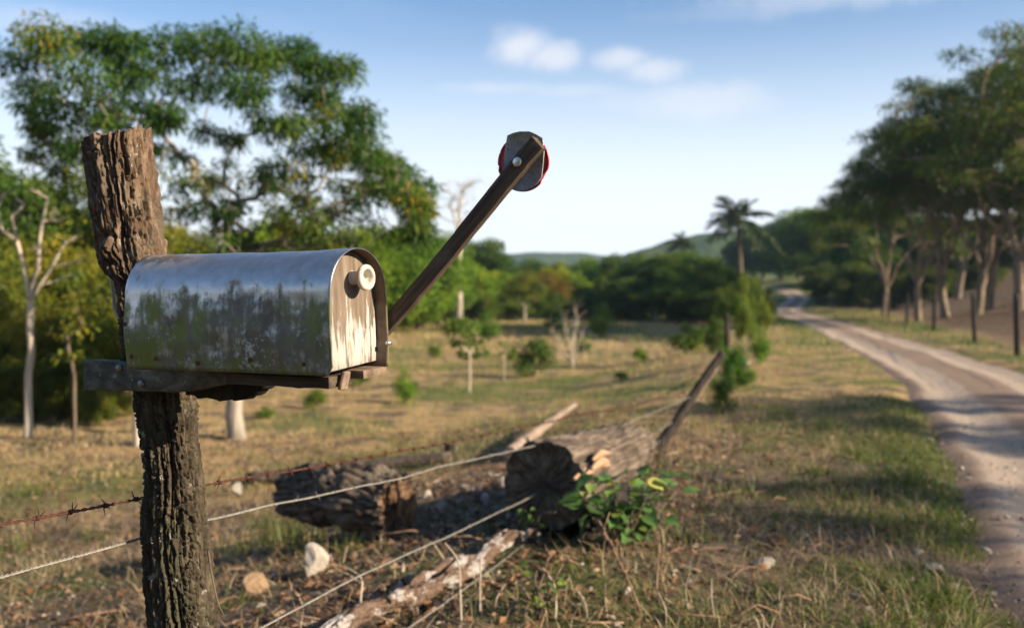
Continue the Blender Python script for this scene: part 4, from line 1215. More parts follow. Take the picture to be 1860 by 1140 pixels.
def wire(label, name, pA, pB, pts2d, dA, mat, barbs, gap, rad, hel, pitch, seed, part2=None):
    r = np.random.default_rng(seed)
    P = spline(np.array(pts2d), 24)
    L = np.concatenate([[0], np.cumsum(np.linalg.norm(np.diff(P, axis=0), axis=1))])
    n = int(L[-1] / pitch * 10)
    s = np.linspace(0, L[-1], n)
    C = np.stack([np.interp(s, L, P[:, k]) for k in range(3)], -1)
    C[:, 2] += (fbm(np.stack([s * 2.2, s * 0 + seed, s * 0], -1), 3) - .5) * .02
    C[:, 0] += (fbm(np.stack([s * 2.2, s * 0 + seed, s * 0 + 4], -1), 3) - .5) * .016
    T = np.gradient(C, axis=0); T /= np.linalg.norm(T, axis=1)[:, None]
    U = np.cross(T, np.array([0, 0, 1.0])); U /= np.linalg.norm(U, axis=1)[:, None]; N = np.cross(U, T)
    ph = s / pitch * 2 * np.pi + 2.5 * (fbm(np.stack([s * 3, s * 0, s * 0 + seed], -1), 2) - .5)
    t = thing('barbed_wire', label, 'barbed wire', tuple(C[0]))
    for k in range(2):
        Q = C + (U * np.cos(ph + k * np.pi)[:, None] + N * np.sin(ph + k * np.pi)[:, None]) * hel
        V, F = tube(Q - C[0], rad, 5)
        obj('strand', mesh_np('wire_strand', V, F, mat, True), t)
    g = gap * .5
    while g < L[-1] - .05:
        i = min(n - 1, int(g / L[-1] * n))
        o = obj('barb', barbs[r.integers(len(barbs))], t)
        X = Vector(T[i]); Y = Vector(U[i]); Z = Vector(N[i])
        Mx = Matrix((X, Y, Z)).transposed().to_4x4() @ Matrix.Rotation(r.uniform(0, 6.28), 4, 'X')
        o.matrix_local = Matrix.Translation(Vector(C[i] - C[0])) @ Mx
        g += gap * r.uniform(.82, 1.18)
    return t


def lp(t):  # point along the leaning post
    return LPb + (LPt - LPb) * t


def on_fence(px, py):  # where a ray meets the vertical plane of the near fence
    n_ = np.cross(np.array([LPb[0] - cen[-1, 0], LPb[1] - cen[-1, 1], 0]), np.array([0, 0, 1.0])); n_ /= np.linalg.norm(n_)
    return ray_plane(px, py, at(319, 900, PD) + np.array([-.085, .03, 0]), n_)


W1 = [on_fence(-230, 992), on_fence(0, 955), on_fence(140, 930), on_fence(265, 906), on_fence(372, 883), on_fence(560, 845), on_fence(820, 803), on_fence(1000, 764), on_fence(1180, 728), lp(.84)]
W2 = [on_fence(-230, 1120), on_fence(0, 1050), on_fence(255, 975), on_fence(375, 942), on_fence(560, 904), on_fence(700, 872), on_fence(920, 819), on_fence(1100, 783), lp(.55)]
W3 = [on_fence(180, 1290), on_fence(330, 1208), on_fence(470, 1140), on_fence(640, 1052), on_fence(840, 962), on_fence(1040, 864), on_fence(1140, 820), lp(.30)]
W4 = [on_fence(330, 1440), on_fence(560, 1270), on_fence(740, 1140), on_fence(880, 1042), on_fence(1030, 932), on_fence(1120, 868), lp(.12)]
wire('rusty red barbed wire, the topmost strung below the mailbox', 'barbed_wire', 0, 0, W1, 0, rw, BR, .115, .0019, .0022, .048, 1)
wire('grey barbed wire strung just below the rusty top wire', 'barbed_wire', 0, 0, W2, 0, gw, BG, .135, .0019, .0020, .026, 2)
wire('grey barbed wire, third down from the rusty one, crossing before the log end', 'barbed_wire', 0, 0, W3, 0, gw, BG, .15, .0020, .0021, .026, 3)
wire('lowest grey barbed wire, running close above the fallen branch', 'barbed_wire', 0, 0, W4, 0, gw, BG, .15, .0020, .0021, .026, 4)


def rough_log(path, rad, sides, amp, freq, mat, name, seed=0, end_cup=.0, squash=1.0, ridge=0.0):
    path = spline(np.asarray(path, float), 12) if len(path) > 2 else np.linspace(path[0], path[1], 24)
    n = len(path); rd = np.interp(np.linspace(0, 1, n), np.linspace(0, 1, len(rad)), rad)
    V, F = tube(path, rd, sides)
    V = V.reshape(n, sides, 3); d = V - path[:, None]; L = np.linalg.norm(d, axis=2, keepdims=True); d = d / L
    q = np.arange(n)[:, None] / n + 0 * np.arange(sides)[None]
    a = np.arange(sides) / sides * 2 * np.pi
    nz = fbm(V * freq + seed * 3.1, 4) - .5
    ph = a[None] + .5 * np.sin(q * 5)
    rg = np.abs(fbm(np.stack([np.cos(ph) * 3.5, np.sin(ph) * 3.5, q * 1.6 + seed], -1), 3) - .5)
    disp = nz * amp - ridge * np.exp(-(rg / .05) ** 2)
    V = V + d * disp[..., None]
    # dished ragged ends
    e0 = np.array([V[0] * (1 - f) + V[0].mean(0) * f + (path[1] - path[0]) / np.linalg.norm(path[1] - path[0]) * end_cup * (f ** .5 + .8 * (fbm(V[0] * 22 + f * 3, 3) - .5)[:, None]) for f in (.98, .8, .6, .4, .2, .08)])
    e1 = np.array([V[-1] * (1 - f) + V[-1].mean(0) * f - (path[-1] - path[-2]) / np.linalg.norm(path[-1] - path[-2]) * end_cup * (f ** .5 + .8 * (fbm(V[-1] * 22 + f * 3, 3) - .5)[:, None]) for f in (.08, .2, .4, .6, .8, .98)])
    V = np.concatenate([e0, V, e1])
    return mesh_np(name, V.reshape(-1, 3), [grid_faces(sides, len(V), True)], mat, True)


log_m = wood_mat('old_log', (.022, .018, .015), (.085, .066, .05), (.22, .18, .145), (.30, .28, .25), .6, (1, 1, 1), .92, 1.0, .02)
stick_m = wood_mat('bleached_wood', (.13, .095, .07), (.25, .19, .145), (.38, .31, .25), (.62, .60, .57), .7)
me = rough_log([LPb + (LPb - LPt) * .12, lp(.3) + np.array([.02, 0, .0]), lp(.65), LPt], [.052, .045, .04, .036], 14, .02, 12, post_wood, 'leaning_post', 3)
obj('fence_post', me, None, 'dark crooked fence post leaning over beyond the log end', 'fence post')
me = rough_log([at(1215, 790, dB + .4), at(1262, 725, dB + .4), at(1302, 668, dB + .45)], [.022, .018, .012], 9, .01, 12, stick_m, 'prop_stick', 5)
obj('prop_stick', me, None, 'thin pale stick propped along the leaning fence post', 'stick')
vp = ground_hit(1322, 690); dv = float(np.dot(vp - CAM, CF))
me = rough_log([vp - np.array([0, 0, .1]), at(1321, 630, dv), at(1319, 568, dv)], [.05, .045, .04], 12, .02, 10, post_wood, 'vine_post', 6)
obj('fence_post', me, None, 'upright fence post wrapped in scrambling green shrubs', 'fence post')

# ------------------------------------------------------------------ logs, branches, stones
# big sawn log: round end towards the camera
def log_body(axis_pts, rad, sides, amp, freq, ridge, seed, squash=1.0):
    """log side surface with long grain ridges; returns grid (n, sides, 3) and path"""
    path = spline(np.asarray(axis_pts, float), 26); n = len(path)
    rd = np.interp(np.linspace(0, 1, n), np.linspace(0, 1, len(rad)), rad)
    V, _ = tube(path, rd, sides); V = V.reshape(n, sides, 3)
    d = V - path[:, None]; d /= np.linalg.norm(d, axis=2, keepdims=True)
    a = np.arange(sides) / sides * 2 * np.pi; q = np.linspace(0, 1, n)[:, None]
    ph = a[None] + .35 * np.sin(q * 4 + seed)
    g = np.stack([np.cos(ph) * 2.6, np.sin(ph) * 2.6, q * 1.3 + seed + 0 * ph], -1)
    rg = np.abs(fbm(g * 1.6, 3) - .5); rg2 = np.abs(fbm(g * np.array([5, 5, 3.]) + 7, 3) - .5)
    disp = (fbm(V * freq + seed, 4) - .5) * amp - ridge * np.exp(-(rg / .05) ** 2) - ridge * .45 * np.exp(-(rg2 / .05) ** 2) + (fbm(g * np.array([9, 9, 4.]), 3) - .5) * ridge * .7
    return V + d * disp[..., None], path, np.broadcast_to(q, disp.shape), disp


def grain_mat(name, stops, patch=None, bd=.02):
    """grain follows the log: attributes ga (round the log) and gl (along it)"""
    m = Mat(name)
    cx = m.n.new('ShaderNodeCombineXYZ')
    m.l.new(m.attr('gx'), cx.inputs[0]); m.l.new(m.attr('gy'), cx.inputs[1]); m.l.new(m.attr('gl'), cx.inputs[2])
    g = m.noise(9, 6, .65, m.mapping((1, 1, .35), vec=cx.outputs[0]), .3); b = m.noise(5, 5, .65)
    c = m.ramp(m.math('ADD', m.math('MULTIPLY', g, .65), m.math('MULTIPLY', b, .35)), stops)
    if patch: c = m.mix(m.step(m.noise(6, 5, .7), .56, .62), c, patch)
    return m.pbr(c, .92, 0, m.bump(g, 1.0, bd), .2)


def log_mesh(name, V, q, mat):
    n, sd = V.shape[:2]; a = np.arange(sd) / sd * 2 * np.pi
    return mesh_np(name, V.reshape(-1, 3), [grid_faces(sd, n, True)], mat, True,
                   {'gx': np.tile(np.cos(a), n), 'gy': np.tile(np.sin(a), n), 'gl': np.repeat(np.linspace(0, 2, n), sd)})


def cut_end(name, rim, axis, mat, seed, crack=.03, cup=.03):
    """end grain disc inside a rim, split by radial checks"""
    n = len(rim); c = rim.mean(0); a = np.arange(n) / n * 2 * np.pi; r = np.random.default_rng(seed); fr = np.linspace(1, .02, 22)
    rows = []
    for f in fr:
        d = np.zeros(n)
        for k in range(15):
            a0 = k / 15 * 2 * np.pi + (_h := (seed * 13 + k * 7) % 10 / 25); w_ = .018 + .02 * ((k * 37) % 5) / 5; ro = ((k * 53) % 7) / 10
            dt = (a - a0 - .25 * math.sin(f * 5 + k) + np.pi) % (2 * np.pi) - np.pi
            d += np.exp(-(dt / (w_ / max(f, .15) ** .5)) ** 2) * (f > ro) * crack * (.5 + .5 * f)
        d += cup * (1 - f) ** .5 + (fbm(np.stack([np.cos(a) * f * 4, np.sin(a) * f * 4, a * 0 + seed], -1), 4) - .5) * .05 * min(1, (1 - f) * 6)
        rows.append(c + (rim - c) * f + axis * d[:, None])
    V = np.array(rows)
    return mesh_np(name, V.reshape(-1, 3), [grid_faces(n, len(fr), True)], mat, True, {'gx': np.tile(np.cos(a), len(fr)), 'gy': np.tile(np.sin(a), len(fr)), 'gl': np.repeat(1 - fr, n)})


old_bark = grain_mat('old_bark', [(.28, (.018, .014, .011)), (.45, (.065, .050, .037)), (.58, (.17, .135, .105)), (.72, (.34, .29, .24))], None)
dark_grain = grain_mat('dark_grain', [(.28, (.018, .014, .011)), (.45, (.075, .057, .042)), (.58, (.18, .14, .10)), (.75, (.34, .27, .2))], None, .03)
torn_wood = grain_mat('torn_wood', [(.3, (.035, .022, .013)), (.48, (.12, .072, .042)), (.65, (.30, .19, .115))], None, .02)
peach_wood = grain_mat('peach_wood', [(.3, (.15, .09, .055)), (.5, (.34, .225, .14)), (.7, (.48, .36, .26))], None, .02)
le = ground_hit(1010, 985); dl = float(np.dot(le - CAM, CF)); u_ = dl / FPX
c_end = at(990, 882, dl + .08); tail = at(1150, 812, dl + 1.55)
R0 = 78 * u_
Vb, pth, qq, _ = log_body([c_end, c_end + (tail - c_end) * .35, c_end + (tail - c_end) * .7, tail], [R0 * 1.04, R0 * 1.0, R0 * .86, R0 * .66], 84, .09, 5, .02, 2)
LG = thing('log', 'large sawn log with dark radially cracked end beside the leafy sapling', 'log', tuple(le)); off_ = np.array(LG.location)
obj('bark', log_mesh('log_bark', Vb - off_, qq, old_bark), LG)
axd = (pth[1] - pth[0]) / np.linalg.norm(pth[1] - pth[0])
obj('cut_end', cut_end('log_cut_end', Vb[0] - off_, axd, dark_grain, 3, .022, .02), LG)
obj('cut_end', cut_end('log_far_end', Vb[-1][::-1] - off_, -axd, old_bark, 5, .03, .03), LG)
# torn flank of pale peach wood: splinters along the log
r = np.random.default_rng(17)
for k in range(9):
    q0 = at(1072 + r.uniform(-14, 26), 850 + r.uniform(-32, 34), dl + .18 + r.uniform(-.06, .12)); ln_ = r.uniform(.2, .46)
    pp = [q0 - axd * ln_ * .5, q0 + np.array([0, 0, .02]), q0 + axd * ln_ * .5]
    me = rough_log(pp, [.008, r.uniform(.018, .034), .008], 9, .010, 16, peach_wood, 'splinter', 20 + k, .004)
    o = obj('splinter', me, LG); o.location = tuple(-off_)
LG.children[-1]['label'] = 'pale peach splinter of wood'
# near-black hollow butt below it
c2 = at(1020, 950, dl + .10)
Vb, pth, qq, _ = log_body([c2, c2 + np.array([.25, .3, .0]), c2 + np.array([.5, .75, -.02])], [50 * u_, 54 * u_, 40 * u_], 60, .10, 6, .03, 6)
L2 = thing('log', 'near-black hollow log end lying under the sawn log', 'log', tuple(c2)); off_ = np.array(L2.location)
obj('bark', log_mesh('hollow_bark', Vb - off_, qq, near_black), L2)
axd = (pth[1] - pth[0]) / np.linalg.norm(pth[1] - pth[0])
obj('hollow', cut_end('hollow_end', Vb[0] - off_, axd, near_black, 8, .02, .22), L2)
# left rotten log, lying side-on, its right end torn open
a_, b_ = ground_hit(505, 940), ground_hit(735, 985); da_ = float(np.dot(b_ - CAM, CF)); u_ = da_ / FPX
p0, p1, p2 = at(520, 895, da_ + .62), at(625, 900, da_ + .34), at(722, 915, da_ + .12)
Vb, pth, qq, _ = log_body([p0, p1, p2], [40 * u_, 60 * u_, 68 * u_, 60 * u_], 84, .17, 4.5, .05, 5)
L3 = thing('log', 'short rotten log with torn orange brown end lying between the wires', 'log', tuple(b_)); off_ = np.array(L3.location)
obj('bark', log_mesh('rotten_bark', Vb - off_, qq, old_bark), L3)
axd = (pth[-2] - pth[-1]) / np.linalg.norm(pth[-2] - pth[-1])
obj('torn_end', cut_end('rotten_end', Vb[-1][::-1] - off_, axd, torn_wood, 4, .06, .04), L3)['label'] = 'torn orange brown end of the log'
obj('blunt_end', cut_end('rotten_back_end', Vb[0] - off_, -axd, old_bark, 9, .03, .03), L3)
for k in range(7):
    q0 = at(728 + r.uniform(-12, 26), 930 + r.uniform(-45, 38), da_ + .06 + r.uniform(-.05, .1)); ln_ = r.uniform(.10, .22)
    up_ = np.array([r.normal() * .12, r.normal() * .1, 1.0])
    me = rough_log([q0 - up_ * ln_ * .5, q0, q0 + up_ * ln_ * .5], [.010, r.uniform(.018, .032), .006], 9, .012, 16, torn_wood, 'splinter', 40 + k, .004)
    o = obj('splinter', me, L3); o.location = tuple(-off_)
a2, b2 = ground_hit(450, 880), ground_hit(820, 838)
me = rough_log([a2 + np.array([0, 0, .05]), (a2 + b2) / 2 + np.array([0, 0, .05]), b2 + np.array([0, 0, .05])], [.07, .075, .05], 20, .05, 7, log_m, 'thin_log', 5, .02)
obj('log', me, None, 'long thin grey log lying behind the rotten log', 'log')
p = ground_hit(816, 832); dd = float(np.dot(p - CAM, CF))
me = rough_log([p - np.array([0, 0, .05]), p + np.array([0, 0, .07]), at(817, 806, dd)], [.055, .06, .05], 16, .03, 12, near_black, 'stump', 6, .02)
obj('stump', me, None, 'tiny dark stump behind the rusty top wire', 'stump')
a3, b3 = ground_hit(925, 835), ground_hit(1046, 770)
me = rough_log([a3 + np.array([0, 0, .06]), (a3 + b3) / 2 + np.array([0, 0, .16]), at(1044, 735, float(np.dot(b3 - CAM, CF)))], [.07, .045, .03], 14, .03, 9, stick_m, 'pale_branch', 7)
obj('branch', me, None, 'pale pinkish bare branch slanting up behind the sawn log', 'branch')
b0_, b1_ = ground_hit(560, 1205), ground_hit(972, 985)
r = np.random.default_rng(71)
pts = [b0_ + (b1_ - b0_) * t + np.array([r.normal() * .025, r.normal() * .02, .06 + .03 * math.sin(t * 9)]) for t in np.linspace(0, 1, 9)]
flake_m = Mat('flaking_bark')
fb = flake_m.noise(10, 5, .7); fc = flake_m.noise(30, 5, .7)
fcol = flake_m.mix(flake_m.step(fb, .50, .55), flake_m.ramp(fc, [(.3, (.06, .042, .03)), (.6, (.16, .105, .075)), (.8, (.26, .185, .135))]), flake_m.ramp(fc, [(.3, (.20, .18, .165)), (.7, (.44, .42, .40))]))
flake_mat = flake_m.pbr(fcol, .9, 0, flake_m.bump(fc, 1.0, .02), .2)
me = rough_log(pts, [.028, .044, .036, .05, .040, .046, .034, .040, .022], 36, .06, 9, flake_mat, 'fallen_branch', 9, .01, 1, .022)
BRN = thing('branch', 'long fallen branch with flaking white and brown bark along the lowest wire', 'branch', tuple(b0_))
o = obj('bark', me, BRN); o.location = tuple(-b0_)
for k in range(7):
    t = r.uniform(.12, .8); c_ = b0_ + (b1_ - b0_) * t + np.array([r.normal() * .03, r.normal() * .04, .10])
    ax_ = (b1_ - b0_) / np.linalg.norm(b1_ - b0_); ln_ = r.uniform(.12, .3)
    me = rough_log([c_ - ax_ * ln_ * .5, c_ + np.array([0, 0, .012]), c_ + ax_ * ln_ * .5 + np.array([0, 0, r.uniform(0, .03)])], [.010, r.uniform(.014, .024), .008], 8, .03, 18, flake_mat, 'bark_flake', 60 + k, .002)
    o = obj('bark_flake', me, BRN); o.location = tuple(-b0_)


def rock_mesh(seed, name, mat, sub=3, cut=5):
    import bmesh
    bm = bmesh.new(); bmesh.ops.create_icosphere(bm, subdivisions=sub, radius=1)
    V = np.array([v.co[:] for v in bm.verts]); r = np.random.default_rng(seed)
    for _ in range(cut + 4):
        n = r.normal(size=3); n /= np.linalg.norm(n); h = r.uniform(.45, .8)
        d = V @ n - h; V = V - np.clip(d, 0, None)[:, None] * n
    V = V + V * ((fbm(V * 2.2 + seed, 4) - .5) * .25)[:, None]
    for v, c_ in zip(bm.verts, V): v.co = c_
    me = bpy.data.meshes.new(name); bm.to_mesh(me); bm.free(); me.materials.append(mat); return me


def stone_mat(name, a, b, c):
    m = Mat(name); n = m.noise(5, 6, .7)
    return m.pbr(m.mix(1.0, m.ramp(n, [(.3, a), (.5, b), (.72, c)]), m.objcolor(), 'MULTIPLY'), .9, 0, m.bump(m.noise(14, 5, .7), .6, .06), .2)


lime = stone_mat('limestone', (.30, .26, .22), (.48, .43, .36), (.62, .57, .5))
tan_s = stone_mat('tan_stone', (.14, .09, .055), (.30, .20, .12), (.44, .32, .2))
RK = [rock_mesh(s, 'stone', lime, 2) for s in (1, 2, 3, 4)]


def stone(label, px, py, wpx, hpx, mat, seed, group=None, rz=0.0, tilt=0.0):
    p = ground_hit(px, py); d = float(np.dot(p - CAM, CF)); w, h = wpx * d / FPX / 2, hpx * d / FPX / 2
    me = rock_mesh(seed, 'stone', mat, 4)
    o = obj('stone', me, None, label, 'stone', group, None, (p[0], p[1] + w * .4, p[2] + h * .75))
    o.scale = (w * 1.25, w * 1.0, h * 1.25); o.rotation_euler = (tilt, tilt, rz)
    return o


stone('pale pointed stone standing upright below the rotten log', 572, 1050, 44, 62, lime, 21, None, .6, -.35)
stone('brown angular stone lying below the pale pointed stone', 462, 1085, 50, 46, tan_s, 22, None, 1.2)
stone('small pale orange stone on the ground near the rusty wire', 430, 900, 20, 24, lime, 23)
stone('pale stone lying at the roadside below the leaning shrub line', 1355, 665, 16, 12, lime, 29)
r = np.random.default_rng(9)
ns_ = 0
for px, py, s in [(776, 905, 22), (800, 925, 30), (845, 890, 20), (880, 915, 24), (915, 885, 26), (825, 878, 16), (862, 935, 22), (760, 890, 14), (890, 870, 18), (835, 915, 16), (870, 892, 14), (912, 905, 16), (790, 945, 14), (930, 870, 22), (905, 930, 20), (850, 950, 14), (780, 925, 14), (925, 900, 14)]:
    p = ground_hit(px, py); d = float(np.dot(p - CAM, CF)); w = s * d / FPX / 2
    o = obj('stone', RK[ns_ % 4], None, 'small pale stone in the rubble between the two logs', 'stone', 'rubble between the logs', None, (p[0], p[1], p[2] + w * .35))
    o.scale = (w * 1.3, w * 1.1, w * .9); o.rotation_euler = (r.uniform(0, 6), r.uniform(0, 6), r.uniform(0, 6)); g = r.uniform(.45, 1.1); o.color = (g, g, g * 1.02, 1); ns_ += 1
for px, py, s in [(1385, 1030, 40), (1560, 1085, 24), (1700, 1035, 36), (1665, 1005, 24), (1440, 960, 14), (1640, 850, 18), (1690, 905, 16), (1580, 1110, 22), (1735, 1070, 24), (1600, 800, 16), (1790, 1000, 16), (1830, 940, 14), (1760, 870, 12), (1690, 800, 12), (1800, 1080, 18)]:
    p = ground_hit(px, py); d = float(np.dot(p - CAM, CF)); w = s * d / FPX / 2
    o = obj('stone', RK[ns_ % 4], None, 'small pale stone among the grass at the road edge', 'stone', 'stones along the road edge', None, (p[0], p[1], p[2] + w * .2))
    o.scale = (w * 1.4, w * 1.2, w * .6); o.rotation_euler = (r.uniform(-.3, .3), r.uniform(-.3, .3), r.uniform(0, 6)); g = r.uniform(.4, .9); o.color = (g, g, g, 1); ns_ += 1

# ------------------------------------------------------------------ broad-leaved sapling by the sawn log
def big_leaf_mesh(name, mat, seed):
    r = np.random.default_rng(seed); ns = 9; s = np.linspace(0, 1, ns)
    wd = .42 * np.sin(np.pi * s ** .75) ** .9 * (1 - .25 * s); rows = []
    for k, u in enumerate(np.linspace(-1, 1, 5)):
        x = s; y = wd * u; z = -.28 * s ** 2 + .10 * np.abs(u) * np.sin(np.pi * s) + .02 * np.sin(s * 18) * abs(u)
        rows.append(np.stack([x, y, z], -1))
    V = np.array(rows).transpose(1, 0, 2).reshape(-1, 3)
    return mesh_np(name, V, grid_faces(5, ns), mat, True, {'rnd': np.full(len(V), r.random())})


m = Mat('broad_leaf'); oc = m.objcolor()
bl_m = m.leaf(m.mix(.25, oc, m.mix(1.0, oc, m.ramp(m.noise(4, 3), [(.3, (.4, .45, .4)), (.7, (1.2, 1.2, 1.0))]), 'MULTIPLY')), .4)
LM = [big_leaf_mesh('broad_leaf', bl_m, s) for s in (1, 2, 3)]


def leafy_sapling(label, px, by, spots, size, seed, cols, stems):
    r = np.random.default_rng(seed)
    b = ground_hit(px, by); d = float(np.dot(b - CAM, CF))
    t = thing('leafy_sapling', label, 'plant', tuple(b))
    tips = []
    for sx_, sy_ in stems:
        tip = at(sx_, sy_, d + r.uniform(-.25, .25)) - b
        c_ = tip * .5 + np.array([r.normal() * .03, r.normal() * .03, .05])
        path = spline([np.array([r.normal() * .05, r.normal() * .05, -.03]), c_, tip], 8)
        V, F = tube(path, np.linspace(.007, .003, len(path)), 6); obj('stem', mesh_np('sapling_stem', V, F, M['bark'], True), t)
        tips.append(path)
    for k in range(spots):
        path = tips[r.integers(len(tips))]; q = path[min(len(path) - 1, int(len(path) * r.uniform(.2, 1.0)))]
        o = obj('leaf', LM[r.integers(3)], t)
        a = r.uniform(0, 6.28); s = size * r.uniform(.4, 1.15)
        D = np.array([math.cos(a), math.sin(a), 0])
        o.location = tuple(q + D * r.uniform(.0, .09) + np.array([0, 0, r.uniform(-.03, .05)])); o.scale = (s, s, s)
        o.rotation_euler = (r.uniform(-.7, .7), r.uniform(-.5, .6), a)
        c_ = cols[0] if r.random() < .78 else (cols[1] if r.random() < .8 else cols[2]); g = r.uniform(.75, 1.3); o.color = (c_[0] * g, c_[1] * g, c_[2] * g, 1)


leafy_sapling('broad leaved green sapling with a few yellow leaves before the sawn log', 1135, 1000, 120, .125, 3, [(.09, .18, .05), (.18, .25, .06), (.45, .43, .11)],
              [(1060, 900), (1075, 870), (1110, 868), (1140, 845), (1165, 880), (1190, 860), (1215, 850), (1235, 885), (1090, 940), (1200, 930), (1145, 930), (1225, 870), (1120, 900), (1180, 905)])
leafy_sapling('low weed with small yellow green leaves beside the near-black log end', 985, 985, 26, .05, 4, [(.07, .13, .02), (.15, .2, .03), (.35, .30, .05)], [(930, 940), (950, 925), (985, 950), (1010, 930), (960, 960)])
leafy_sapling('small leafed weed growing before the fallen branch', 985, 1130, 46, .045, 5, [(.08, .13, .02), (.2, .24, .04), (.35, .32, .07)], [(950, 1050), (975, 1035), (1000, 1055), (1020, 1030), (965, 1080), (1030, 1070), (1010, 1095)])


def stalk(label, pts, rad, seed, heads=0, group=None):
    r = np.random.default_rng(seed)
    b = ground_hit(pts[0][0], pts[0][1]) if pts[0][1] < 1136 else ground_hit(pts[0][0], pts[0][1])
    d = float(np.dot(b - CAM, CF))
    path = [b - np.array([0, 0, .02])] + [at(x, y, d + r.uniform(-.05, .05)) for x, y in pts[1:]]
    path = spline(path, 8)
    t = thing('dry_stalk', label, 'stalk', tuple(b), group)
    V, F = tube(path - b, np.linspace(rad, rad * .5, len(path)), 6); obj('stem', mesh_np('dry_stalk', V, F, M['bark_pale'] if seed % 2 else tw_m, True), t)
    for k in range(heads):
        q = path[int(len(path) * r.uniform(.45, .98))] - b
        o = obj('seed_head', RKh, t); o.location = tuple(q); s = r.uniform(.006, .012); o.scale = (s, s, s * 1.3)
        u = r.normal(size=3); u[2] = abs(u[2]); u /= np.linalg.norm(u)
        V, F = tube(np.array([q, q + u * r.uniform(.03, .09)]), np.array([rad * .6, rad * .3]), 4); obj('side_twig', mesh_np('twig', V, F, tw_m), t)


tw_m = wood_mat('twig_wood', (.12, .07, .045), (.24, .15, .10), (.36, .25, .17), None, 1.0)
RKh = rock_mesh(51, 'seed_head', tw_m, 2)
stalk('reddish dry stalk with seed heads leaning before the leafy sapling', [(1172, 1138), (1150, 1075), (1120, 1010), (1088, 945)], .006, 2, 6)
stalk('straight thin dry stalk standing beside the leafy sapling', [(1192, 1075), (1195, 1020), (1198, 968)], .0055, 4, 1)
stalk('tan dry stem bent over the third wire', [(652, 1128), (655, 1085), (656, 1050), (630, 1030)], .007, 3, 0)
stalk('tall tan grass stem crossing the fallen branch', [(838, 1138), (836, 1080), (832, 1020), (808, 985)], .006, 5, 0)
stalk('straight tan stem standing before the fallen branch', [(872, 1118), (872, 1060), (874, 1005)], .006, 7, 0)
stalk('forked tan twig standing by the small leafed weed', [(1008, 1130), (1010, 1090), (1006, 1060), (985, 1030)], .006, 9, 2)
stalk('short dry stem with twigs beside the lowest wire', [(965, 1090), (985, 1050), (998, 1000)], .005, 6, 3)
for px, by, h in [(905, 1120, 60), (1065, 1135, 70), (1250, 1100, 60), (1300, 1130, 80), (1420, 1110, 70), (1105, 1120, 60), (760, 1120, 50), (1210, 1135, 60)]:
    stalk('thin dry stem standing up out of the verge grass', [(px, by), (px + r.uniform(-8, 8), by - h * .5), (px + r.uniform(-20, 20), by - h)], .0035, int(px) * 2 + 1, 0, 'dry stems in the verge grass')

# ------------------------------------------------------------------ grass, straw and litter
def blades(P, h, w, r, lean=.5, bend=.5):
    n = len(P); a = r.uniform(0, 2 * np.pi, n)
    D = np.stack([np.cos(a), np.sin(a), np.zeros(n)], -1)
    ln = np.abs(r.normal(size=n)) * lean
    b2 = r.uniform(0, 2 * np.pi, n); S = np.stack([np.cos(b2), np.sin(b2), np.zeros(n)], -1)
    h = h[:, None]; w = w[:, None]; ln = ln[:, None]
    up = np.array([0, 0, 1.0])
    k = 1 / np.sqrt(1 + ln ** 2)
    mid = P + (up * k + D * ln * k) * h * .55
    tip = mid + (up * k * (1 - bend * r.random((n, 1))) + D * (ln * k + .35 * bend)) * h * .5
    tip[:, 2] = np.maximum(tip[:, 2], P[:, 2] + .004)
    V = np.stack([P - S * w * .5, P + S * w * .5, mid + S * w * .38, mid - S * w * .38, tip], 1).reshape(-1, 3)
    o = np.arange(n)[:, None] * 5
    return V, [o + np.array([[0, 1, 2, 3]]), o + np.array([[3, 2, 4]])]


def zvis(x, y):
    z = base_z(x, y); dist = np.hypot(x, y)
    rd_ = road_dist(x, y)
    z -= .09 * (1 - sstep(rd_, ROAD_HALF * .7, ROAD_HALF * 1.25))
    nr_ = (1 - sstep(dist, 12, 30)) * sstep(rd_, ROAD_HALF, ROAD_HALF + .5)
    return z + nr_ * (fbm(np.stack([x * 3, y * 3, x * 0], -1), 4) - .5) * .09, rd_


def scatter(n, y0, y1, r, power=1.0, half=.60, margin=1.0):
    y = np.exp(r.uniform(math.log(y0), math.log(y1), n)) if power == 0 else (y0 ** power + r.random(n) * (y1 ** power - y0 ** power)) ** (1 / power)
    x = r.uniform(-1, 1, n) * (half * y + margin)
    return x, y


r = np.random.default_rng(123)
# green verge and field grass, near
x, y = scatter(230000, 2.6, 13, r, 1.0)
z, rd_ = zvis(x, y)
side = x - xf(y)
gm = fbm(np.stack([x * .9, y * .9, x * 0], -1), 4); gm2 = fbm(np.stack([x * 4, y * 4, x * 0 + 3], -1), 3)
verge = sstep(side, .2, 1.3) * (1 - sstep(rd_, 2.4, 1.1) * 0)
pr = (.22 + .85 * sstep(gm, .38, .56)) * (.30 + .90 * sstep(side, -.1, .8)) * (.35 + .9 * sstep(gm2, .35, .6))
pr = pr * sstep(rd_ + (gm2 - .5) * .9, ROAD_HALF * .86, ROAD_HALF * 1.12) + .9 * np.exp(-((rd_ - ROAD_HALF * 1.18) / .22) ** 2) * (x < xR(y)) * sstep(gm2, .3, .5)
pr = np.where(side < -.4, pr * .8 + .12 * sstep(gm, .45, .6), pr) * (.4 + .6 * sstep(np.abs(side + .9), .5, 1.3))
k = r.random(len(x)) < pr * .8
x, y, z = x[k], y[k], z[k]; e_ = np.exp(-((rd_[k] - ROAD_HALF * 1.2) / .4) ** 2)
n = len(x)
V, F = blades(np.stack([x, y, z], -1), r.uniform(.022, .075, n) * (1 + .6 * e_), r.uniform(.0035, .0075, n), r, 1.1, .7)
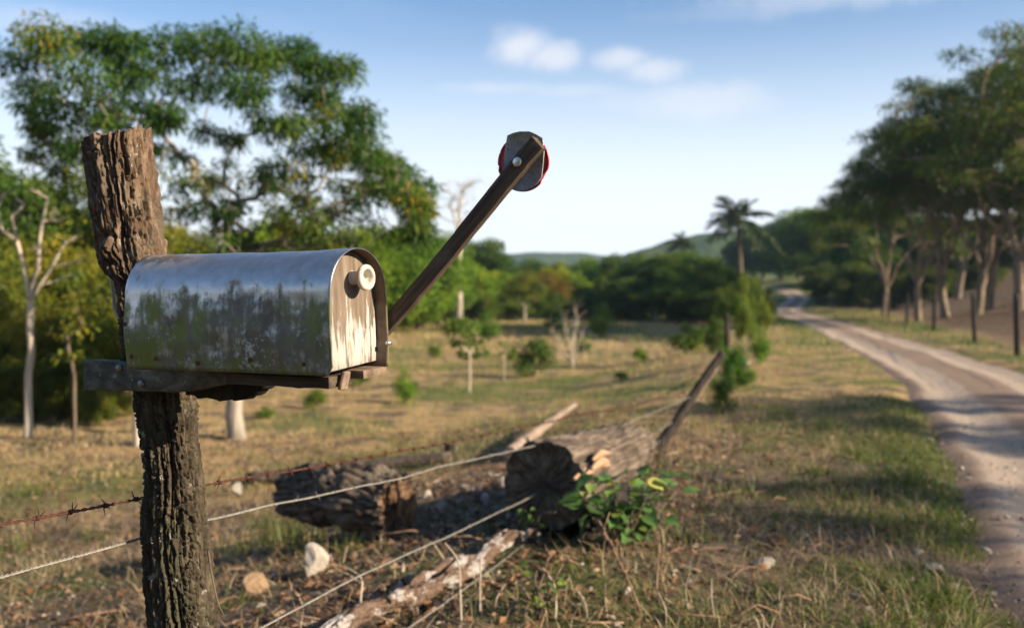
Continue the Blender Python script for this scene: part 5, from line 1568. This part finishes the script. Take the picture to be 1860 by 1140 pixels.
g_ = obj('grass', mesh_np('verge_grass', V, F, M['grass'], False, {'rnd': np.repeat(np.clip(r.random(n) * .75 + .35 * (fbm(np.stack([x * 2, y * 2, x * 0], -1), 2) - .3), 0, 1), 5)}), None, 'short green grass on the verge and among the logs', 'grass', None, 'stuff')
# straw: dry stems lying and leaning
x, y = scatter(150000, 2.6, 13, r, 1.0)
z, rd_ = zvis(x, y)
sm = fbm(np.stack([x * 1.1 + 7, y * 1.1, x * 0], -1), 4)
k = (r.random(len(x)) < (.15 + .85 * sstep(sm, .38, .60)) * sstep(rd_, ROAD_HALF * .98, ROAD_HALF * 1.25) * .55 * (.45 + .55 * sstep(np.abs(x - xf(y) + .9), .5, 1.3)))
x, y, z = x[k], y[k], z[k]; n = len(x)
V, F = blades(np.stack([x, y, z + .004], -1), r.uniform(.05, .19, n), r.uniform(.0022, .0055, n), r, 4.0, .8)
obj('dry_grass', mesh_np('verge_straw', V, F, M['straw'], False, {'rnd': np.repeat(r.random(n), 5)}), None, 'dry straw lying over the verge and soil', 'dry grass', None, 'stuff')
# dead leaves
x, y = scatter(26000, 2.7, 14, r, 1.0)
z, rd_ = zvis(x, y)
k = r.random(len(x)) < sstep(rd_, .9, 1.5) * (.35 + .65 * (x < xf(y) + .8)) * .8
x, y, z = x[k], y[k], z[k]; n = len(x)
a = r.uniform(0, 2 * np.pi, n)
V, F = leaf_quads(np.stack([x, y, z + .012], -1), np.stack([np.cos(a), np.sin(a), r.uniform(-.1, .45, n)], -1), r.uniform(.02, .065, n), r.uniform(.015, .035, n), r, .3, .3)
obj('leaf_litter', mesh_np('leaf_litter', V, F, M['dead_leaf'], False, {'rnd': np.repeat(r.random(n) ** 1.3, 4)}), None, 'scattered brown dead leaves on the soil', 'leaves', None, 'stuff')
# tall grass tufts beside the logs and the post
tp = []
for px, py, nn_, hh_ in [(515, 985, 90, .26), (545, 1000, 90, .24), (580, 1005, 60, .2), (490, 960, 70, .22), (640, 1005, 50, .16), (900, 965, 40, .14), (1260, 985, 60, .14), (1330, 900, 70, .15), (1480, 860, 90, .14), (1560, 830, 110, .16), (1620, 800, 110, .18), (1650, 880, 100, .16), (1690, 950, 90, .16), (1600, 960, 70, .14), (1500, 780, 110, .2),
                         (1420, 760, 80, .2), (1380, 820, 70, .16), (60, 900, 70, .2), (30, 1000, 70, .2), (170, 980, 60, .18), (440, 1000, 50, .16), (420, 1110, 60, .14), (1400, 1090, 60, .12), (1700, 1090, 90, .15), (1250, 1120, 50, .12)]:
    p = ground_hit(px, py); tp.append(np.c_[p[0] + r.normal(size=nn_) * .09, p[1] + r.normal(size=nn_) * .09, np.full(nn_, p[2] - .01), r.uniform(.5, 1.1, nn_) * hh_])
tp = np.concatenate(tp)
V, F = blades(tp[:, :3], tp[:, 3], r.uniform(.004, .008, len(tp)), r, .45, .7)
obj('tall_grass', mesh_np('tall_grass', V, F, M['grass'], False, {'rnd': np.repeat(r.random(len(tp)) * .9, 5)}), None, 'taller green grass tufts beside the logs and road edge', 'grass', None, 'stuff')
# fallen twigs and wood chips round the logs
parts = []
for k in range(520):
    y_ = r.uniform(3.2, 10); x_ = xf(y_) - .9 + r.normal() * .9 if k % 3 else r.uniform(-.5, .45) * y_
    if abs(road_dist([x_], [y_])[0]) < 1.5: continue
    a = r.uniform(0, 6.28); L = r.uniform(.08, .38); z_ = float(zvis(np.array([x_]), np.array([y_]))[0][0]); R_ = r.uniform(.002, .006)
    e = np.array([math.cos(a) * L, math.sin(a) * L, r.uniform(-.01, .05)])
    parts.append(tube(np.array([[x_, y_, z_ + .012], np.array([x_, y_, z_ + .02]) + e * .5 + r.normal(size=3) * .015, np.array([x_, y_, z_ + .012]) + e]), np.array([R_, R_ * .9, R_ * .5]), 4))
V, F = join(parts)
obj('twig_litter', mesh_np('twig_litter', V, F, tw_m, False), None, 'fallen twigs scattered on the soil among the logs', 'twigs', None, 'stuff')
parts = []
for k in range(900):
    y_ = r.uniform(4.2, 9); x_ = xf(y_) - .7 + r.normal() * .8; z_ = float(base_z(np.array([x_]), np.array([y_]))[0])
    a = r.uniform(0, 6.28); D = np.array([math.cos(a), math.sin(a), r.normal() * .25]); L = r.uniform(.02, .11) * (1 if k % 12 else 2)
    c_ = np.array([x_, y_, z_ + .015]); parts.append(tube(np.array([c_ - D * L * .5, c_, c_ + D * L * .5]), np.array([.5, 1, .4]) * r.uniform(.006, .018), 4))
V, F = join(parts); nv = len(V)
obj('wood_chips', mesh_np('wood_chips', V, F, M['dead_leaf'], False, {'rnd': np.repeat(r.random(nv // 12 + 1), 12)[:nv]}), None, 'splintered wood chips on the soil round the logs', 'wood chips', None, 'stuff')
# grit and pebbles on soil and road
x, y = scatter(30000, 2.6, 16, r, 1.0)
z, rd_ = zvis(x, y)
onr = rd_ < ROAD_HALF
k = r.random(len(x)) < np.where(onr, .6, .25 * (x < xf(y) + .4) + .05)
x, y, z, onr = x[k], y[k], z[k], onr[k]; n = len(x)
z = np.where(onr, base_z(x, y) - .02, z)
tet = np.array([[1, 0, -.3], [-.4, .9, -.3], [-.6, -.8, -.3], [.1, 0, .8], [.5, .5, .5], [-.5, .1, .6]]); tf = np.array([[0, 1, 4], [0, 4, 3], [0, 3, 2], [1, 2, 5], [1, 5, 4], [4, 5, 3], [2, 3, 5], [0, 2, 1]])
s = (r.uniform(.004, .012, n) * np.where(r.random(n) < .06, 2.2, 1))[:, None, None]; a = r.uniform(0, 6.28, n)
jt = tet[None] + r.normal(size=(n, 6, 3)) * .22
ca, sa = np.cos(a)[:, None], np.sin(a)[:, None]
jt = np.stack([jt[..., 0] * ca - jt[..., 1] * sa, jt[..., 0] * sa + jt[..., 1] * ca, jt[..., 2] * .7], -1)
V = (jt * s + np.stack([x, y, z], -1)[:, None]).reshape(-1, 3)
gm_ = leaf_mat('grit', [(0, (.07, .055, .045)), (.6, (.20, .165, .13)), (.9, (.34, .30, .25)), (1, (.5, .47, .42))], 0.0)
obj('gravel', mesh_np('gravel', V, (np.arange(n)[:, None, None] * 6 + tf[None]).reshape(-1, 3), gm_, False, {'rnd': np.repeat(r.random(n), 6)}), None, 'loose grit on the road and bare soil', 'gravel', None, 'stuff')
# field grass, mid and far: taller tufts
x, y = scatter(150000, 10, 95, r, .35, .62, 3)
z, rd_ = zvis(x, y)
fm = fbm(np.stack([x * .22, y * .22, x * 0], -1), 4); fm2 = fbm(np.stack([x * .9, y * .9, x * 0 + 9], -1), 3)
bankm = x > xR(y) + .5
k = (rd_ > ROAD_HALF * 1.08) & (r.random(len(x)) < np.where(bankm, .04, .35 + .65 * sstep(fm2, .4, .6)))
x, y, z, fm, fm2, rd_ = x[k], y[k], z[k], fm[k], fm2[k], rd_[k]; n = len(x)
sc_ = np.clip(y / 25, .5, 2.2)
V, F = blades(np.stack([x, y, z], -1), r.uniform(.06, .20, n) * np.clip(sc_, .6, 1.5), r.uniform(.008, .016, n) * sc_, r, .6, .5)
gr = np.clip(.36 + 3.2 * (.5 - fm) + .9 * (fm2 - .5) + r.normal(size=n) * .16 - .5 * np.exp(-((rd_ - 1.6) / .8) ** 2), 0, 1)
obj('field_grass', mesh_np('field_grass', V, F, M['field_grass'], False, {'rnd': np.repeat(gr, 5)}), None, 'dry golden and green grass over the open field', 'grass', None, 'stuff')

# ------------------------------------------------------------------ haze
bmv = np.array([[sx, sy, sz] for sz in (-8, 70) for sx, sy in ((-1100, -1100), (1100, -1100), (1100, 1100), (-1100, 1100))], float)
hm = Mat('haze_air')
pv_ = hm.n.new('ShaderNodeVolumePrincipled'); pv_.inputs['Color'].default_value = (.50, .72, 1.0, 1); pv_.inputs['Density'].default_value = .00028; pv_.inputs['Anisotropy'].default_value = .2
hm.l.new(pv_.outputs[0], hm.out.inputs['Volume'])
obj('haze', mesh_np('haze', bmv, np.array([[3, 2, 1, 0], [4, 5, 6, 7], [0, 1, 5, 4], [1, 2, 6, 5], [2, 3, 7, 6], [3, 0, 4, 7]]), hm.m), None, 'thin pale blue haze over the land', 'haze', None, 'stuff')
